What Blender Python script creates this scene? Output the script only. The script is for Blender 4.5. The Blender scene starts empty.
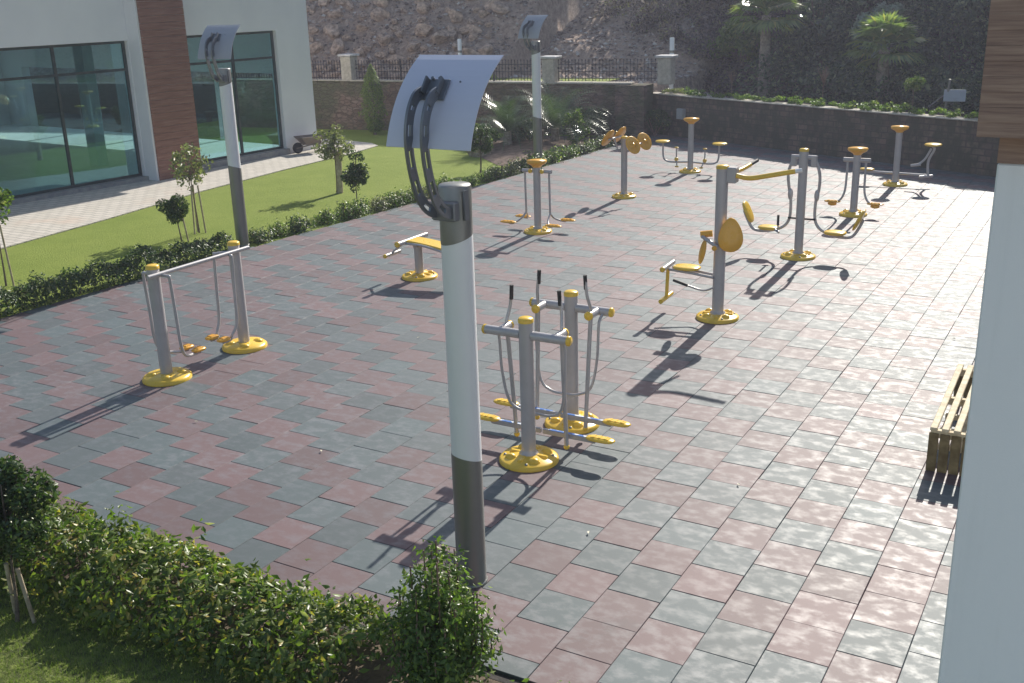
import bpy, math, random
import numpy as np
from mathutils import Vector, Matrix, noise
random.seed(7); rng = np.random.default_rng(7)
D = bpy.data; SC = bpy.context.scene; COL = SC.collection
PI = math.pi
# ---------------------------------------------------------------- helpers
def tag(o, label=None, cat=None, group=None, kind=None):
    if label: o['label'] = label
    if cat: o['category'] = cat
    if group: o['group'] = group
    if kind: o['kind'] = kind
    return o
def thing(name, label, cat, loc=(0, 0, 0), rz=0, group=None):
    o = D.objects.new(name, None); COL.objects.link(o)
    o.location = loc; o.rotation_euler = (0, 0, rz); o.empty_display_size = .1
    return tag(o, label, cat, group)
def link_mesh(name, me, mat, parent=None):
    o = D.objects.new(name, me); COL.objects.link(o)
    if mat is not None and not me.materials: me.materials.append(mat)
    if parent is not None: o.parent = parent
    return o
def copy_tree(o, parent=None):
    c = o.copy(); COL.objects.link(c)
    if parent is not None: c.parent = parent
    for ch in list(KIDS(o)): copy_tree(ch, c)
    return c
def KIDS(o): return [x for x in D.objects if x.parent == o]

class MB:
    def __init__(s): s.v = []; s.f = []; s.sm = []
    def add(s, vs, fs, smooth=False, M=None):
        b = len(s.v)
        for p in vs:
            p = Vector(p)
            if M is not None: p = M @ p
            s.v.append(p[:])
        for f in fs: s.f.append([i + b for i in f]); s.sm.append(smooth)
        return s
    def box(s, c, d, M=None, bev=0.0):
        x, y, z = d[0] / 2, d[1] / 2, d[2] / 2; C = Vector(c)
        if bev <= 0:
            vs = [C + Vector((a * x, b * y, e * z)) for a in (-1, 1) for b in (-1, 1) for e in (-1, 1)]
            fs = [(0, 1, 3, 2), (4, 6, 7, 5), (0, 4, 5, 1), (2, 3, 7, 6), (0, 2, 6, 4), (1, 5, 7, 3)]
            return s.add(vs, fs, False, M)
        # chamfered on the top and side edges
        r = bev; vs = []; rings = [(-z, r), (-z + r, 0), (z - r, 0), (z, r)]
        def ring(zz, i):
            X, Y = x - i, y - i; q = r if i == 0 else r * .5
            return [(X - q, -Y), (X, -Y + q), (X, Y - q), (X - q, Y), (-X + q, Y), (-X, Y - q), (-X, -Y + q), (-X + q, -Y)]
        for zz, i in rings: vs += [C + Vector((a, b, zz)) for a, b in ring(zz, i)]
        fs = [tuple(range(7, -1, -1)), tuple(range(24, 32))]
        for k in range(3):
            for i in range(8):
                j = (i + 1) % 8; fs.append((k * 8 + i, k * 8 + j, k * 8 + 8 + j, k * 8 + 8 + i))
        return s.add(vs, fs, False, M)
    def lathe(s, prof, c=(0, 0, 0), n=24, M=None, smooth=True, shear=None):
        C = Vector(c); vs = []; fs = []
        for r, z in prof:
            for i in range(n):
                a = 2 * PI * i / n; zz = z
                if shear and (r, z) in shear: zz += shear[(r, z)] * math.cos(a + 2.2)
                vs.append(C + Vector((r * math.cos(a), r * math.sin(a), zz)))
        for k in range(len(prof) - 1):
            for i in range(n):
                j = (i + 1) % n; fs.append((k * n + i, k * n + j, (k + 1) * n + j, (k + 1) * n + i))
        s.add(vs, fs, smooth, M)
        m = len(prof) - 1
        caps = []
        if prof[0][0] > 1e-5: caps.append(([vs[i] for i in range(n)], [tuple(range(n - 1, -1, -1))]))
        if prof[m][0] > 1e-5: caps.append(([vs[m * n + i] for i in range(n)], [tuple(range(n))]))
        for a, b in caps: s.add(a, b, False, M)
        return s
    def tube(s, pts, r, n=10, sub=0, caps=True, M=None):
        P = [Vector(p) for p in pts]
        if sub and len(P) > 2:
            Q = []; E = [P[0] * 2 - P[1]] + P + [P[-1] * 2 - P[-2]]
            for i in range(1, len(E) - 2):
                a, b, c, d = E[i - 1:i + 3]
                for k in range(sub):
                    t = k / sub
                    Q.append(.5 * ((2 * b) + (c - a) * t + (2 * a - 5 * b + 4 * c - d) * t * t + (3 * b - a - 3 * c + d) * t ** 3))
            Q.append(P[-1]); P = Q
        rr = r if callable(r) else (lambda t: r)
        T = (P[1] - P[0]).normalized()
        N = T.cross(Vector((0, 0, 1)));
        if N.length < .05: N = T.cross(Vector((1, 0, 0)))
        N.normalize(); vs = []; fs = []; m = len(P)
        for i, p in enumerate(P):
            t2 = (P[min(i + 1, m - 1)] - P[max(i - 1, 0)]).normalized()
            N = (N - t2 * N.dot(t2)).normalized(); B = t2.cross(N)
            R = rr(i / (m - 1))
            for k in range(n):
                a = 2 * PI * k / n; vs.append(p + (N * math.cos(a) + B * math.sin(a)) * R)
        for i in range(m - 1):
            for k in range(n):
                j = (k + 1) % n; fs.append((i * n + k, i * n + j, (i + 1) * n + j, (i + 1) * n + k))
        s.add(vs, fs, True, M)
        if caps: s.add(vs[:n], [tuple(range(n - 1, -1, -1))], False, M); s.add(vs[-n:], [tuple(range(n))], False, M)
        return s
    def ell(s, c, d, M=None, nu=16, nv=8, pw=1.0):
        vs = []; fs = []; C = Vector(c)
        for j in range(nv + 1):
            th = PI * j / nv
            for i in range(nu):
                a = 2 * PI * i / nu
                f = lambda q: math.copysign(abs(q) ** pw, q)
                vs.append(C + Vector((d[0] * f(math.sin(th)) * f(math.cos(a)), d[1] * f(math.sin(th)) * f(math.sin(a)), d[2] * f(math.cos(th)))))
        for j in range(nv):
            for i in range(nu):
                k = (i + 1) % nu; fs.append((j * nu + i, (j + 1) * nu + i, (j + 1) * nu + k, j * nu + k))
        return s.add(vs, fs, True, M)
    def mesh(s, name):
        me = D.meshes.new(name); me.from_pydata(s.v, [], s.f)
        me.polygons.foreach_set('use_smooth', s.sm); me.validate(); me.update(); return me
    def build(s, name, mat, parent=None): return link_mesh(name, s.mesh(name), mat, parent)

def RM(rx=0, ry=0, rz=0, t=(0, 0, 0)):
    from mathutils import Euler
    return Matrix.Translation(t) @ Euler((rx, ry, rz)).to_matrix().to_4x4()
def AIM(c, nrm, up=(0, 0, 1)):
    z = Vector(nrm).normalized(); x = Vector(up).cross(z)
    if x.length < .05: x = Vector((1, 0, 0))
    x.normalize(); y = z.cross(x)
    M = Matrix((x, y, z)).transposed().to_4x4(); M.translation = Vector(c); return M

# ---------------------------------------------------------------- materials
class NT:
    def __init__(s, name):
        s.m = D.materials.new(name); s.m.use_nodes = True; s.t = s.m.node_tree
        s.b = s.t.nodes['Principled BSDF']; s.out = s.t.nodes['Material Output']
    def n(s, typ, **kw):
        x = s.t.nodes.new(typ)
        for k, v in kw.items():
            if k.startswith('i_'): x.inputs[k[2:].replace('_', ' ')].default_value = v
            else: setattr(x, k, v)
        return x
    def l(s, a, b): s.t.links.new(a, b)
    def coord(s, kind='Object'): return s.n('ShaderNodeTexCoord').outputs[kind]
    def noise(s, scale, detail=4, rough=.55, co=None, dim='3D'):
        x = s.n('ShaderNodeTexNoise'); x.inputs['Scale'].default_value = scale; x.inputs['Detail'].default_value = detail
        x.inputs['Roughness'].default_value = rough; s.l(co or s.coord(), x.inputs['Vector']); return x.outputs['Fac']
    def ramp(s, fac, stops):
        x = s.n('ShaderNodeValToRGB'); e = x.color_ramp.elements
        while len(e) > 1: e.remove(e[-1])
        e[0].position = stops[0][0]; e[0].color = (*stops[0][1], 1)
        for p, c in stops[1:]: q = e.new(p); q.color = (*c, 1)
        s.l(fac, x.inputs[0]); return x.outputs[0]
    def mix(s, f, a, b, mode='MIX'):
        x = s.n('ShaderNodeMix', data_type='RGBA', blend_type=mode)
        for v, i in ((f, 0), (a, 6), (b, 7)):
            if hasattr(v, 'default_value') and not isinstance(v, (int, float, tuple)): s.l(v, x.inputs[i])
            else: x.inputs[i].default_value = (*v, 1) if isinstance(v, tuple) else v
        return x.outputs[2]
    def math(s, op, a, b=0.0, c=0.0):
        x = s.n('ShaderNodeMath', operation=op)
        for v, i in ((a, 0), (b, 1), (c, 2)):
            if isinstance(v, (int, float)): x.inputs[i].default_value = v
            else: s.l(v, x.inputs[i])
        return x.outputs[0]
    def bump(s, h, strength=.3, dist=.02):
        x = s.n('ShaderNodeBump'); x.inputs['Strength'].default_value = strength; x.inputs['Distance'].default_value = dist
        s.l(h, x.inputs['Height']); s.l(x.outputs[0], s.b.inputs['Normal']); return x
    def set(s, **kw):
        for k, v in kw.items():
            k = k.replace('_', ' ')
            if hasattr(v, 'is_linked') or type(v).__name__.startswith('NodeSocket'): s.l(v, s.b.inputs[k])
            else: s.b.inputs[k].default_value = (*v, 1) if isinstance(v, tuple) else v
        return s

def two_tone(name, c1, c2, scale, rough=.8, bump=.3, dist=.01, detail=6, spec=.3, metal=0, stops=(.35, .65)):
    s = NT(name); co = s.coord(); f = s.noise(scale, detail, .6, co)
    s.set(Base_Color=s.ramp(f, [(stops[0], c1), (stops[1], c2)]), Roughness=rough, Metallic=metal)
    s.b.inputs['Specular IOR Level'].default_value = spec
    if bump: s.bump(s.noise(scale * 3, detail, .6, co), bump, dist)
    return s.m

def worn(name, c, rough=.4, metal=0, dirt=(.25, .23, .2), amt=.25, spec=.5, scale=6):
    s = NT(name); co = s.coord(); f = s.noise(scale, 7, .65, co)
    k = s.math('MULTIPLY', s.ramp(f, [(.45, (0, 0, 0)), (.75, (1, 1, 1))]), amt)
    s.set(Base_Color=s.mix(k, c, dirt), Metallic=metal, Roughness=s.math('MULTIPLY_ADD', f, .25, rough - .1))
    s.b.inputs['Specular IOR Level'].default_value = spec
    s.bump(s.noise(scale * 12, 3, .5, co), .08, .003)
    return s.m

M = {}
M['steel'] = worn('powder_coated_grey', (.50, .48, .485), .32, .2, (.33, .31, .29), .3)
M['yellow'] = worn('yellow_plastic', (.93, .60, .07), .27, 0, (.55, .33, .06), .35)
M['orange'] = worn('orange_yellow_plastic', (.93, .47, .05), .27, 0, (.55, .28, .05), .35)
M['grip'] = worn('black_rubber_grip', (.02, .02, .022), .6)
M['sticker'] = two_tone('blue_white_sticker', (.10, .22, .55), (.75, .78, .82), 14, .35, 0, detail=0, stops=(.49, .51))
M['lampsteel'] = worn('brushed_steel', (.27, .275, .265), .36, .65, (.2, .19, .16), .3, scale=3)
M['lampwhite'] = worn('frosted_white_tube', (.84, .85, .86), .35, 0, (.7, .7, .68), .2, scale=2)
M['bracket'] = worn('dark_grey_bracket', (.21, .225, .25), .4, .5, (.2, .2, .2), .3)
M['reflector'] = worn('pale_reflector_sheet', (.66, .68, .80), .6, 0, (.6, .62, .68), .25, scale=2)
M['reflector_dull'] = worn('weathered_reflector_sheet', (.42, .43, .47), .6, 0, (.36, .36, .38), .3)  # far lamp sheets: their shade is mixed into a greyer base colour
M['wall'] = two_tone('white_render', (.77, .77, .82), (.85, .85, .89), .8, .85, .15, .004, stops=(.3, .7))
M['pillarwall'] = two_tone('pale_painted_render', (.64, .68, .68), (.69, .73, .73), 1.5, .8, .12, .003, stops=(.3, .7))
def streaked():
    s = NT('weathered_painted_render'); co = s.coord(); mp = s.n('ShaderNodeMapping'); mp.inputs['Scale'].default_value = (9, 9, .5); s.l(co, mp.inputs[0])
    a = s.noise(1.2, 6, .6, mp.outputs[0]); b = s.noise(1.4, 4, .6, co); g = s.noise(160, 3, .6, co)
    c = s.mix(b, (.84, .87, .88), (.89, .91, .92)); c = s.mix(s.math('MULTIPLY', s.ramp(a, [(.5, (0, 0, 0)), (.75, (1, 1, 1))]), .25), c, (.62, .65, .65))
    s.set(Base_Color=c, Roughness=.85); s.bump(g, .35, .003); return s.m
M['pillarwall'] = streaked()
M['frame'] = worn('dark_window_frame', (.05, .07, .075), .4, .3)
M['sill'] = two_tone('grey_stone_sill', (.25, .25, .26), (.36, .35, .34), 6)
M['trunk'] = two_tone('bark', (.12, .09, .07), (.25, .20, .15), 20, .9, .8, .02)
M['palmtrunk'] = two_tone('palm_bark', (.24, .20, .17), (.50, .43, .36), 14, .9, .9, .03)
M['stake'] = two_tone('pale_wood_stake', (.34, .27, .19), (.55, .46, .34), 12, .8, .4, .01)
M['iron'] = worn('black_iron', (.028, .026, .034), .5, .4)
M['capstone'] = two_tone('limestone_cap', (.55, .53, .52), (.75, .73, .72), 8)
M['pierstone'] = two_tone('cut_limestone', (.42, .38, .32), (.60, .55, .48), 9, .85, .5, .02)
M['soil'] = two_tone('dry_soil', (.10, .075, .055), (.20, .155, .115), 3, .95, .8, .05)
M['rock'] = two_tone('grey_brown_rock', (.22, .15, .115), (.80, .62, .49), 2.2, .9, .9, .06, stops=(.3, .72))
M['bedsoil'] = two_tone('brown_bed_soil', (.15, .105, .08), (.27, .20, .16), 6, .95, .8, .04)
M['boulder'] = two_tone('pale_boulder', (.24, .19, .13), (.42, .36, .28), 5, .9, .7, .03)
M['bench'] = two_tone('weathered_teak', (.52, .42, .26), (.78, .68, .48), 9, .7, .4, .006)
M['bench_end'] = two_tone('aged_teak', (.14, .10, .045), (.26, .20, .10), 9, .7, .4, .006)  # darker teak for the end planks, their shade put into the colour
M['barrow'] = worn('rusty_barrow_steel', (.20, .17, .15), .6, .3, (.22, .11, .06), .6)
M['tyre'] = worn('tyre_rubber', (.025, .025, .025), .8)
M['boxgrey'] = worn('grey_cabinet', (.36, .38, .40), .5)
M['floor_in'] = two_tone('interior_floor', (.66, .66, .64), (.74, .74, .72), 3, .5, 0)
M['inwall'] = two_tone('interior_plaster', (.66, .68, .68), (.74, .76, .76), 2, .8, 0)

def leaf_mat(name, c1, c2, trans=.35, rough=.45, c3=None, p3=.93):
    s = NT(name); g = s.n('ShaderNodeNewGeometry'); r = g.outputs['Random Per Island']
    st = [(0, c1), (.8, c2)]
    if c3: st += [(p3 - .001, c2), (p3, c3)]
    col = s.ramp(r, st)
    s.set(Base_Color=col, Roughness=rough); s.b.inputs['Specular IOR Level'].default_value = .5
    tr = s.n('ShaderNodeBsdfTranslucent'); cc = s.mix(1.0, col, (1.0, 1.25, .45), 'MULTIPLY'); s.l(cc, tr.inputs[0])
    mx = s.n('ShaderNodeMixShader'); mx.inputs[0].default_value = trans
    s.l(s.b.outputs[0], mx.inputs[1]); s.l(tr.outputs[0], mx.inputs[2]); s.l(mx.outputs[0], s.out.inputs[0])
    return s.m
M['leaf_hedge'] = leaf_mat('leaf_hedge', (.07, .12, .03), (.22, .27, .06), .48, .34, (.50, .40, .11), .90)
M['leaf_bush'] = leaf_mat('leaf_bush', (.07, .13, .03), (.18, .26, .06), .48, .32, (.34, .42, .08), .88)
M['leaf_dark'] = leaf_mat('leaf_dark', (.04, .08, .03), (.09, .14, .045), .35, .4, (.25, .27, .10), .9)
M['leaf_mid'] = leaf_mat('leaf_mid', (.08, .14, .035), (.20, .28, .06), .45, .38, (.42, .42, .2), .88)
M['leaf_pale'] = leaf_mat('leaf_pale', (.14, .16, .08), (.30, .30, .17), .4, .4, (.62, .54, .45), .72)
M['leaf_cyp'] = leaf_mat('leaf_cypress', (.12, .20, .05), (.30, .36, .09), .45, .6)
M['leaf_palm'] = leaf_mat('leaf_palm', (.18, .25, .11), (.34, .40, .18), .42, .22, (.50, .45, .18), .88)
M['leaf_cycad'] = leaf_mat('leaf_cycad', (.06, .11, .06), (.15, .20, .12), .25, .25)
M['leaf_scrub'] = leaf_mat('leaf_scrub', (.085, .065, .085), (.19, .15, .16), .2, .8, (.26, .26, .14), .85)
M['leaf_hilltree'] = leaf_mat('leaf_hilltree', (.045, .07, .06), (.17, .22, .16), .45, .5, (.36, .38, .26), .88)
M['leaf_haze'] = leaf_mat('leaf_olive', (.22, .28, .25), (.38, .43, .38), .35, .65)
M['grass'] = leaf_mat('grass_blade', (.13, .18, .04), (.25, .31, .07), .4, .5)
M['twig'] = two_tone('reddish_twig', (.16, .10, .08), (.30, .22, .17), 20)

# paving tiles: colour carried per tile
def tile_mat():
    s = NT('rubber_tile'); co = s.coord()
    at = s.n('ShaderNodeAttribute', attribute_name='tile'); sep = s.n('ShaderNodeSeparateColor'); s.l(at.outputs['Color'], sep.inputs[0])
    fine = s.noise(160, 3, .6, co); mpd = s.n('ShaderNodeMapping'); mpd.inputs['Scale'].default_value = (6.5, 9.5, 1); s.l(co, mpd.inputs[0]); med = s.noise(1.0, 6, .62, mpd.outputs[0]); big = s.noise(.55, 3, .5, co)
    base = s.mix(sep.outputs[0], (.048, .088, .094), (.142, .064, .064))
    base = s.mix(s.math('MULTIPLY', sep.outputs[1], .22), base, (.085, .075, .075))
    mottle = s.ramp(med, [(.46, (0, 0, 0)), (.66, (1, 1, 1))])  # pale mottled patches, also lower in roughness
    wear = s.ramp(s.noise(.32, 4, .6, co), [(.40, (.35, .35, .35)), (.62, (1, 1, 1))])
    base = s.mix(s.math('MULTIPLY', s.math('MULTIPLY', mottle, .50), wear), base, (.25, .25, .26))
    stain = s.ramp(s.noise(1.3, 5, .7, co), [(.60, (0, 0, 0)), (.70, (1, 1, 1))])
    base = s.mix(s.math('MULTIPLY', stain, .28), base, (.05, .048, .048))
    base = s.mix(s.math('MULTIPLY', fine, .5), base, s.mix(.6, base, (.04, .04, .045)))
    base = s.mix(s.math('MULTIPLY', big, .25), base, (.10, .095, .10))
    v = s.math('MULTIPLY_ADD', sep.outputs[2], .35, .82)
    hsv = s.n('ShaderNodeHueSaturation'); s.l(base, hsv.inputs['Color']); s.l(v, hsv.inputs['Value'])
    s.set(Base_Color=hsv.outputs[0], Roughness=s.math('MULTIPLY_ADD', mottle, -.14, .65))
    s.b.inputs['Specular IOR Level'].default_value = .78
    s.b.inputs['Sheen Weight'].default_value = .12; s.b.inputs['Sheen Roughness'].default_value = .45; s.b.inputs['Sheen Tint'].default_value = (.88, .88, 1, 1)
    s.bump(s.math('ADD', s.math('MULTIPLY', fine, .5), med), .10, .005)
    return s.m
M['tile'] = tile_mat()
def lawn_mat():
    s = NT('mown_grass'); co = s.coord()
    f = s.noise(1.1, 5, .6, co); g = s.noise(38, 6, .75, co)
    c = s.ramp(f, [(.3, (.29, .37, .065)), (.7, (.41, .47, .105))])
    c = s.mix(s.ramp(g, [(.35, (1, 1, 1)), (.65, (0, 0, 0))]), c, (.18, .25, .04))
    s.set(Base_Color=c, Roughness=.85); s.b.inputs['Specular IOR Level'].default_value = .2
    s.bump(g, .9, .05); return s.m
M['lawn'] = lawn_mat()
M['frontlawn'] = two_tone('coarse_lawn', (.07, .085, .03), (.20, .24, .055), 14, .9, .8, .03)
def walk_mat():
    s = NT('stone_walkway'); co = s.coord()
    br = s.n('ShaderNodeTexBrick'); s.l(co, br.inputs['Vector']); br.inputs['Scale'].default_value = 1.5
    br.inputs['Color1'].default_value = (.56, .52, .45, 1); br.inputs['Color2'].default_value = (.66, .61, .54, 1)
    br.inputs['Mortar'].default_value = (.30, .28, .25, 1); br.inputs['Mortar Size'].default_value = .022
    st = s.ramp(s.noise(.55, 4, .6, co), [(.62, (0, 0, 0)), (.74, (1, 1, 1))])
    c = s.mix(s.math('MULTIPLY', st, .55), br.outputs[0], (.62, .45, .34))
    c = s.mix(s.math('MULTIPLY', s.noise(9, 6, .7, co), .5), c, (.48, .44, .40))
    s.set(Base_Color=c, Roughness=.85); s.bump(br.outputs['Fac'], .3, .01).invert = True
    return s.m
M['walk'] = walk_mat()
def wood_clad():
    s = NT('wood_cladding'); co = s.coord()
    mp = s.n('ShaderNodeMapping'); mp.inputs['Scale'].default_value = (1.2, 1.2, 16); s.l(co, mp.inputs[0])
    g = s.noise(1.6, 7, .65, mp.outputs[0]); w = s.noise(.9, 3, .5, co)
    c = s.ramp(g, [(.3, (.17, .075, .06)), (.5, (.28, .135, .105)), (.72, (.40, .235, .18))])
    c = s.mix(s.math('MULTIPLY', w, .4), c, (.15, .07, .05))
    s.set(Base_Color=c, Roughness=.55); s.bump(g, .3, .01); return s
M['clad'] = wood_clad().m
def wood_clad2():
    s = NT('sunfaded_cladding'); co = s.coord()
    mp = s.n('ShaderNodeMapping'); mp.inputs['Scale'].default_value = (3, 3, 60); s.l(co, mp.inputs[0])
    g = s.noise(1.6, 6, .6, mp.outputs[0])
    c = s.ramp(g, [(.3, (.20, .125, .10)), (.5, (.30, .20, .155)), (.72, (.42, .30, .225))])
    s.set(Base_Color=c, Roughness=.55); s.bump(g, .2, .004); return s.m
M['clad2'] = wood_clad2()
def stone_wall():
    s = NT('rubble_stone_masonry'); co = s.coord()
    mp = s.n('ShaderNodeMapping'); mp.inputs['Scale'].default_value = (4.6, 4.6, 10); s.l(co, mp.inputs[0])
    nz = s.n('ShaderNodeTexNoise'); nz.inputs['Scale'].default_value = 1.3; s.l(mp.outputs[0], nz.inputs['Vector'])
    ad = s.n('ShaderNodeVectorMath', operation='MULTIPLY_ADD'); s.l(nz.outputs['Color'], ad.inputs[0]); ad.inputs[1].default_value = (.5, .5, .5); s.l(mp.outputs[0], ad.inputs[2])
    vo = s.n('ShaderNodeTexVoronoi', feature='DISTANCE_TO_EDGE'); s.l(ad.outputs[0], vo.inputs['Vector']); vo.inputs['Scale'].default_value = 1
    vc = s.n('ShaderNodeTexVoronoi'); s.l(ad.outputs[0], vc.inputs['Vector']); vc.inputs['Scale'].default_value = 1
    sp = s.n('ShaderNodeSeparateColor'); s.l(vc.outputs['Color'], sp.inputs[0])
    c = s.ramp(sp.outputs[0], [(0, (.20, .125, .10)), (.5, (.29, .19, .155)), (1, (.38, .27, .22))])
    c = s.mix(s.math('MULTIPLY', s.noise(7, 6, .7, co), .5), c, (.10, .08, .06))
    moss = s.ramp(s.noise(.8, 5, .6, co), [(.44, (0, 0, 0)), (.60, (1, 1, 1))])
    c = s.mix(s.math('MULTIPLY', moss, .8), c, (.10, .12, .06))
    e = s.ramp(vo.outputs['Distance'], [(0, (.35, .35, .35)), (.10, (1, 1, 1))])
    c = s.mix(e, (.14, .11, .10), c)
    s.set(Base_Color=c, Roughness=.92); s.bump(s.math('ADD', e, s.math('MULTIPLY', s.noise(14, 5, .6, co), .6)), .8, .05)
    return s.m
M['stonewall'] = stone_wall()
def plain_wall():
    s = NT('stained_masonry'); co = s.coord()
    mp = s.n('ShaderNodeMapping'); mp.inputs['Scale'].default_value = (1.6, 1.6, 1.1); s.l(co, mp.inputs[0])
    st = s.noise(2.2, 6, .65, mp.outputs[0])
    br = s.n('ShaderNodeTexBrick'); mp2 = s.n('ShaderNodeMapping'); mp2.inputs['Rotation'].default_value = (PI / 2, 0, 0); s.l(co, mp2.inputs[0]); s.l(mp2.outputs[0], br.inputs['Vector'])
    br.inputs['Scale'].default_value = 1.7; br.inputs['Mortar Size'].default_value = .03
    br.inputs['Color1'].default_value = (.12, .085, .07, 1); br.inputs['Color2'].default_value = (.23, .165, .13, 1); br.inputs['Mortar'].default_value = (.09, .07, .06, 1)
    c = s.mix(s.ramp(st, [(.40, (0, 0, 0)), (.56, (.92, .92, .92))]), br.outputs[0], (.055, .065, .04))
    c = s.mix(s.math('MULTIPLY', s.noise(9, 6, .7, co), .35), c, (.20, .16, .145))
    s.set(Base_Color=c, Roughness=.92); s.bump(s.math('ADD', s.noise(12, 6, .7, co), br.outputs['Fac']), .5, .03)
    return s.m
M['backwall'] = plain_wall()
def glass_mat():
    s = NT('teal_glass')
    tr = s.n('ShaderNodeBsdfTransparent'); tr.inputs[0].default_value = (.66, .86, .89, 1)
    gl = s.n('ShaderNodeBsdfGlossy'); gl.inputs['Roughness'].default_value = .015; gl.inputs[0].default_value = (.55, .78, .82, 1)
    co = s.coord(); bp = s.n('ShaderNodeBump'); bp.inputs['Strength'].default_value = .05; bp.inputs['Distance'].default_value = .02
    s.l(s.noise(.9, 1, .5, co), bp.inputs['Height']); s.l(bp.outputs[0], gl.inputs['Normal'])
    fr = s.n('ShaderNodeFresnel'); fr.inputs[0].default_value = 1.9
    k = s.math('MULTIPLY_ADD', fr.outputs[0], .42, .0)
    mx = s.n('ShaderNodeMixShader'); s.l(k, mx.inputs[0]); s.l(tr.outputs[0], mx.inputs[1]); s.l(gl.outputs[0], mx.inputs[2]); s.l(mx.outputs[0], s.out.inputs[0])
    return s.m
M['glass'] = glass_mat()
def hill_mat():
    s = NT('earth_and_rubble_slope'); co = s.coord()
    f = s.noise(.35, 6, .65, co); g = s.noise(5.5, 8, .75, co)
    at = s.n('ShaderNodeSeparateXYZ'); s.l(co, at.inputs[0])
    c = s.ramp(g, [(.30, (.26, .18, .14)), (.5, (.47, .35, .28)), (.63, (.62, .50, .41)), (.74, (.78, .72, .68))])
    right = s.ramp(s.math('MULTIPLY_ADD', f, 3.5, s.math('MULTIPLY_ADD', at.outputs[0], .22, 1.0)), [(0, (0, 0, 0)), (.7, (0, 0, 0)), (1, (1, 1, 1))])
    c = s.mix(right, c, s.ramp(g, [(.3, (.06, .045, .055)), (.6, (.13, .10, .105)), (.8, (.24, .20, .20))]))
    s.set(Base_Color=c, Roughness=.95); s.bump(g, 1, .16); return s.m
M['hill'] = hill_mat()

# ---------------------------------------------------------------- foliage
def leaves(name, C, size, mat, parent=None, normals=None, aspect=.5, jitter=.9, fold=.25):
    """one mesh of many small folded leaves at the points C"""
    C = np.asarray(C, float); n = len(C)
    sz = size * rng.uniform(.6, 1.3, n)
    N = rng.normal(size=(n, 3)); N[:, 2] = np.abs(N[:, 2]) + .35
    if normals is not None: N = normals + rng.normal(size=(n, 3)) * jitter
    N /= np.linalg.norm(N, axis=1)[:, None]
    U = np.cross(N, rng.normal(size=(n, 3))); U /= np.linalg.norm(U, axis=1)[:, None]
    V = np.cross(N, U)
    L = sz[:, None] * .5; W = L * aspect
    p = [C - U * L, C + V * W - N * L * fold + U * L * .1, C + U * L, C - V * W - N * L * fold + U * L * .1, C - U * L * .05 + N * L * .1]
    v = np.stack(p, 1).reshape(-1, 3)
    b = (np.arange(n) * 5)[:, None]
    f = np.concatenate([b + np.array([[0, 4, 1]]), b + np.array([[4, 2, 1]]), b + np.array([[0, 3, 4]]), b + np.array([[3, 2, 4]])], 1).reshape(-1, 3)
    me = D.meshes.new(name); me.vertices.add(len(v)); me.vertices.foreach_set('co', v.ravel())
    me.loops.add(f.size); me.loops.foreach_set('vertex_index', f.ravel().astype(np.int32))
    me.polygons.add(len(f)); me.polygons.foreach_set('loop_start', (np.arange(len(f)) * 3).astype(np.int32))
    me.update(calc_edges=True)
    return link_mesh(name, me, mat, parent)
def ball_pts(n, c, r, hollow=.45):
    d = rng.normal(size=(n, 3)); d /= np.linalg.norm(d, axis=1)[:, None]
    k = rng.uniform(hollow ** 3, 1, n) ** (1 / 3)
    return np.array(c) + d * k[:, None] * np.array(r), d
def crown_pts(n, c, r, clumps=18, cr=.38, hollow=.2):
    """leaf clumps scattered through an ellipsoid volume, uneven outline"""
    cc, _ = ball_pts(clumps, c, np.array(r) * .8, hollow)
    P = []; Nn = []
    for q in cc:
        s = cr * rng.uniform(.6, 1.25)
        a, d = ball_pts(n // clumps, q, np.array(r) * s, .3); P.append(a); Nn.append(d)
    return np.concatenate(P), np.concatenate(Nn)

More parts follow.
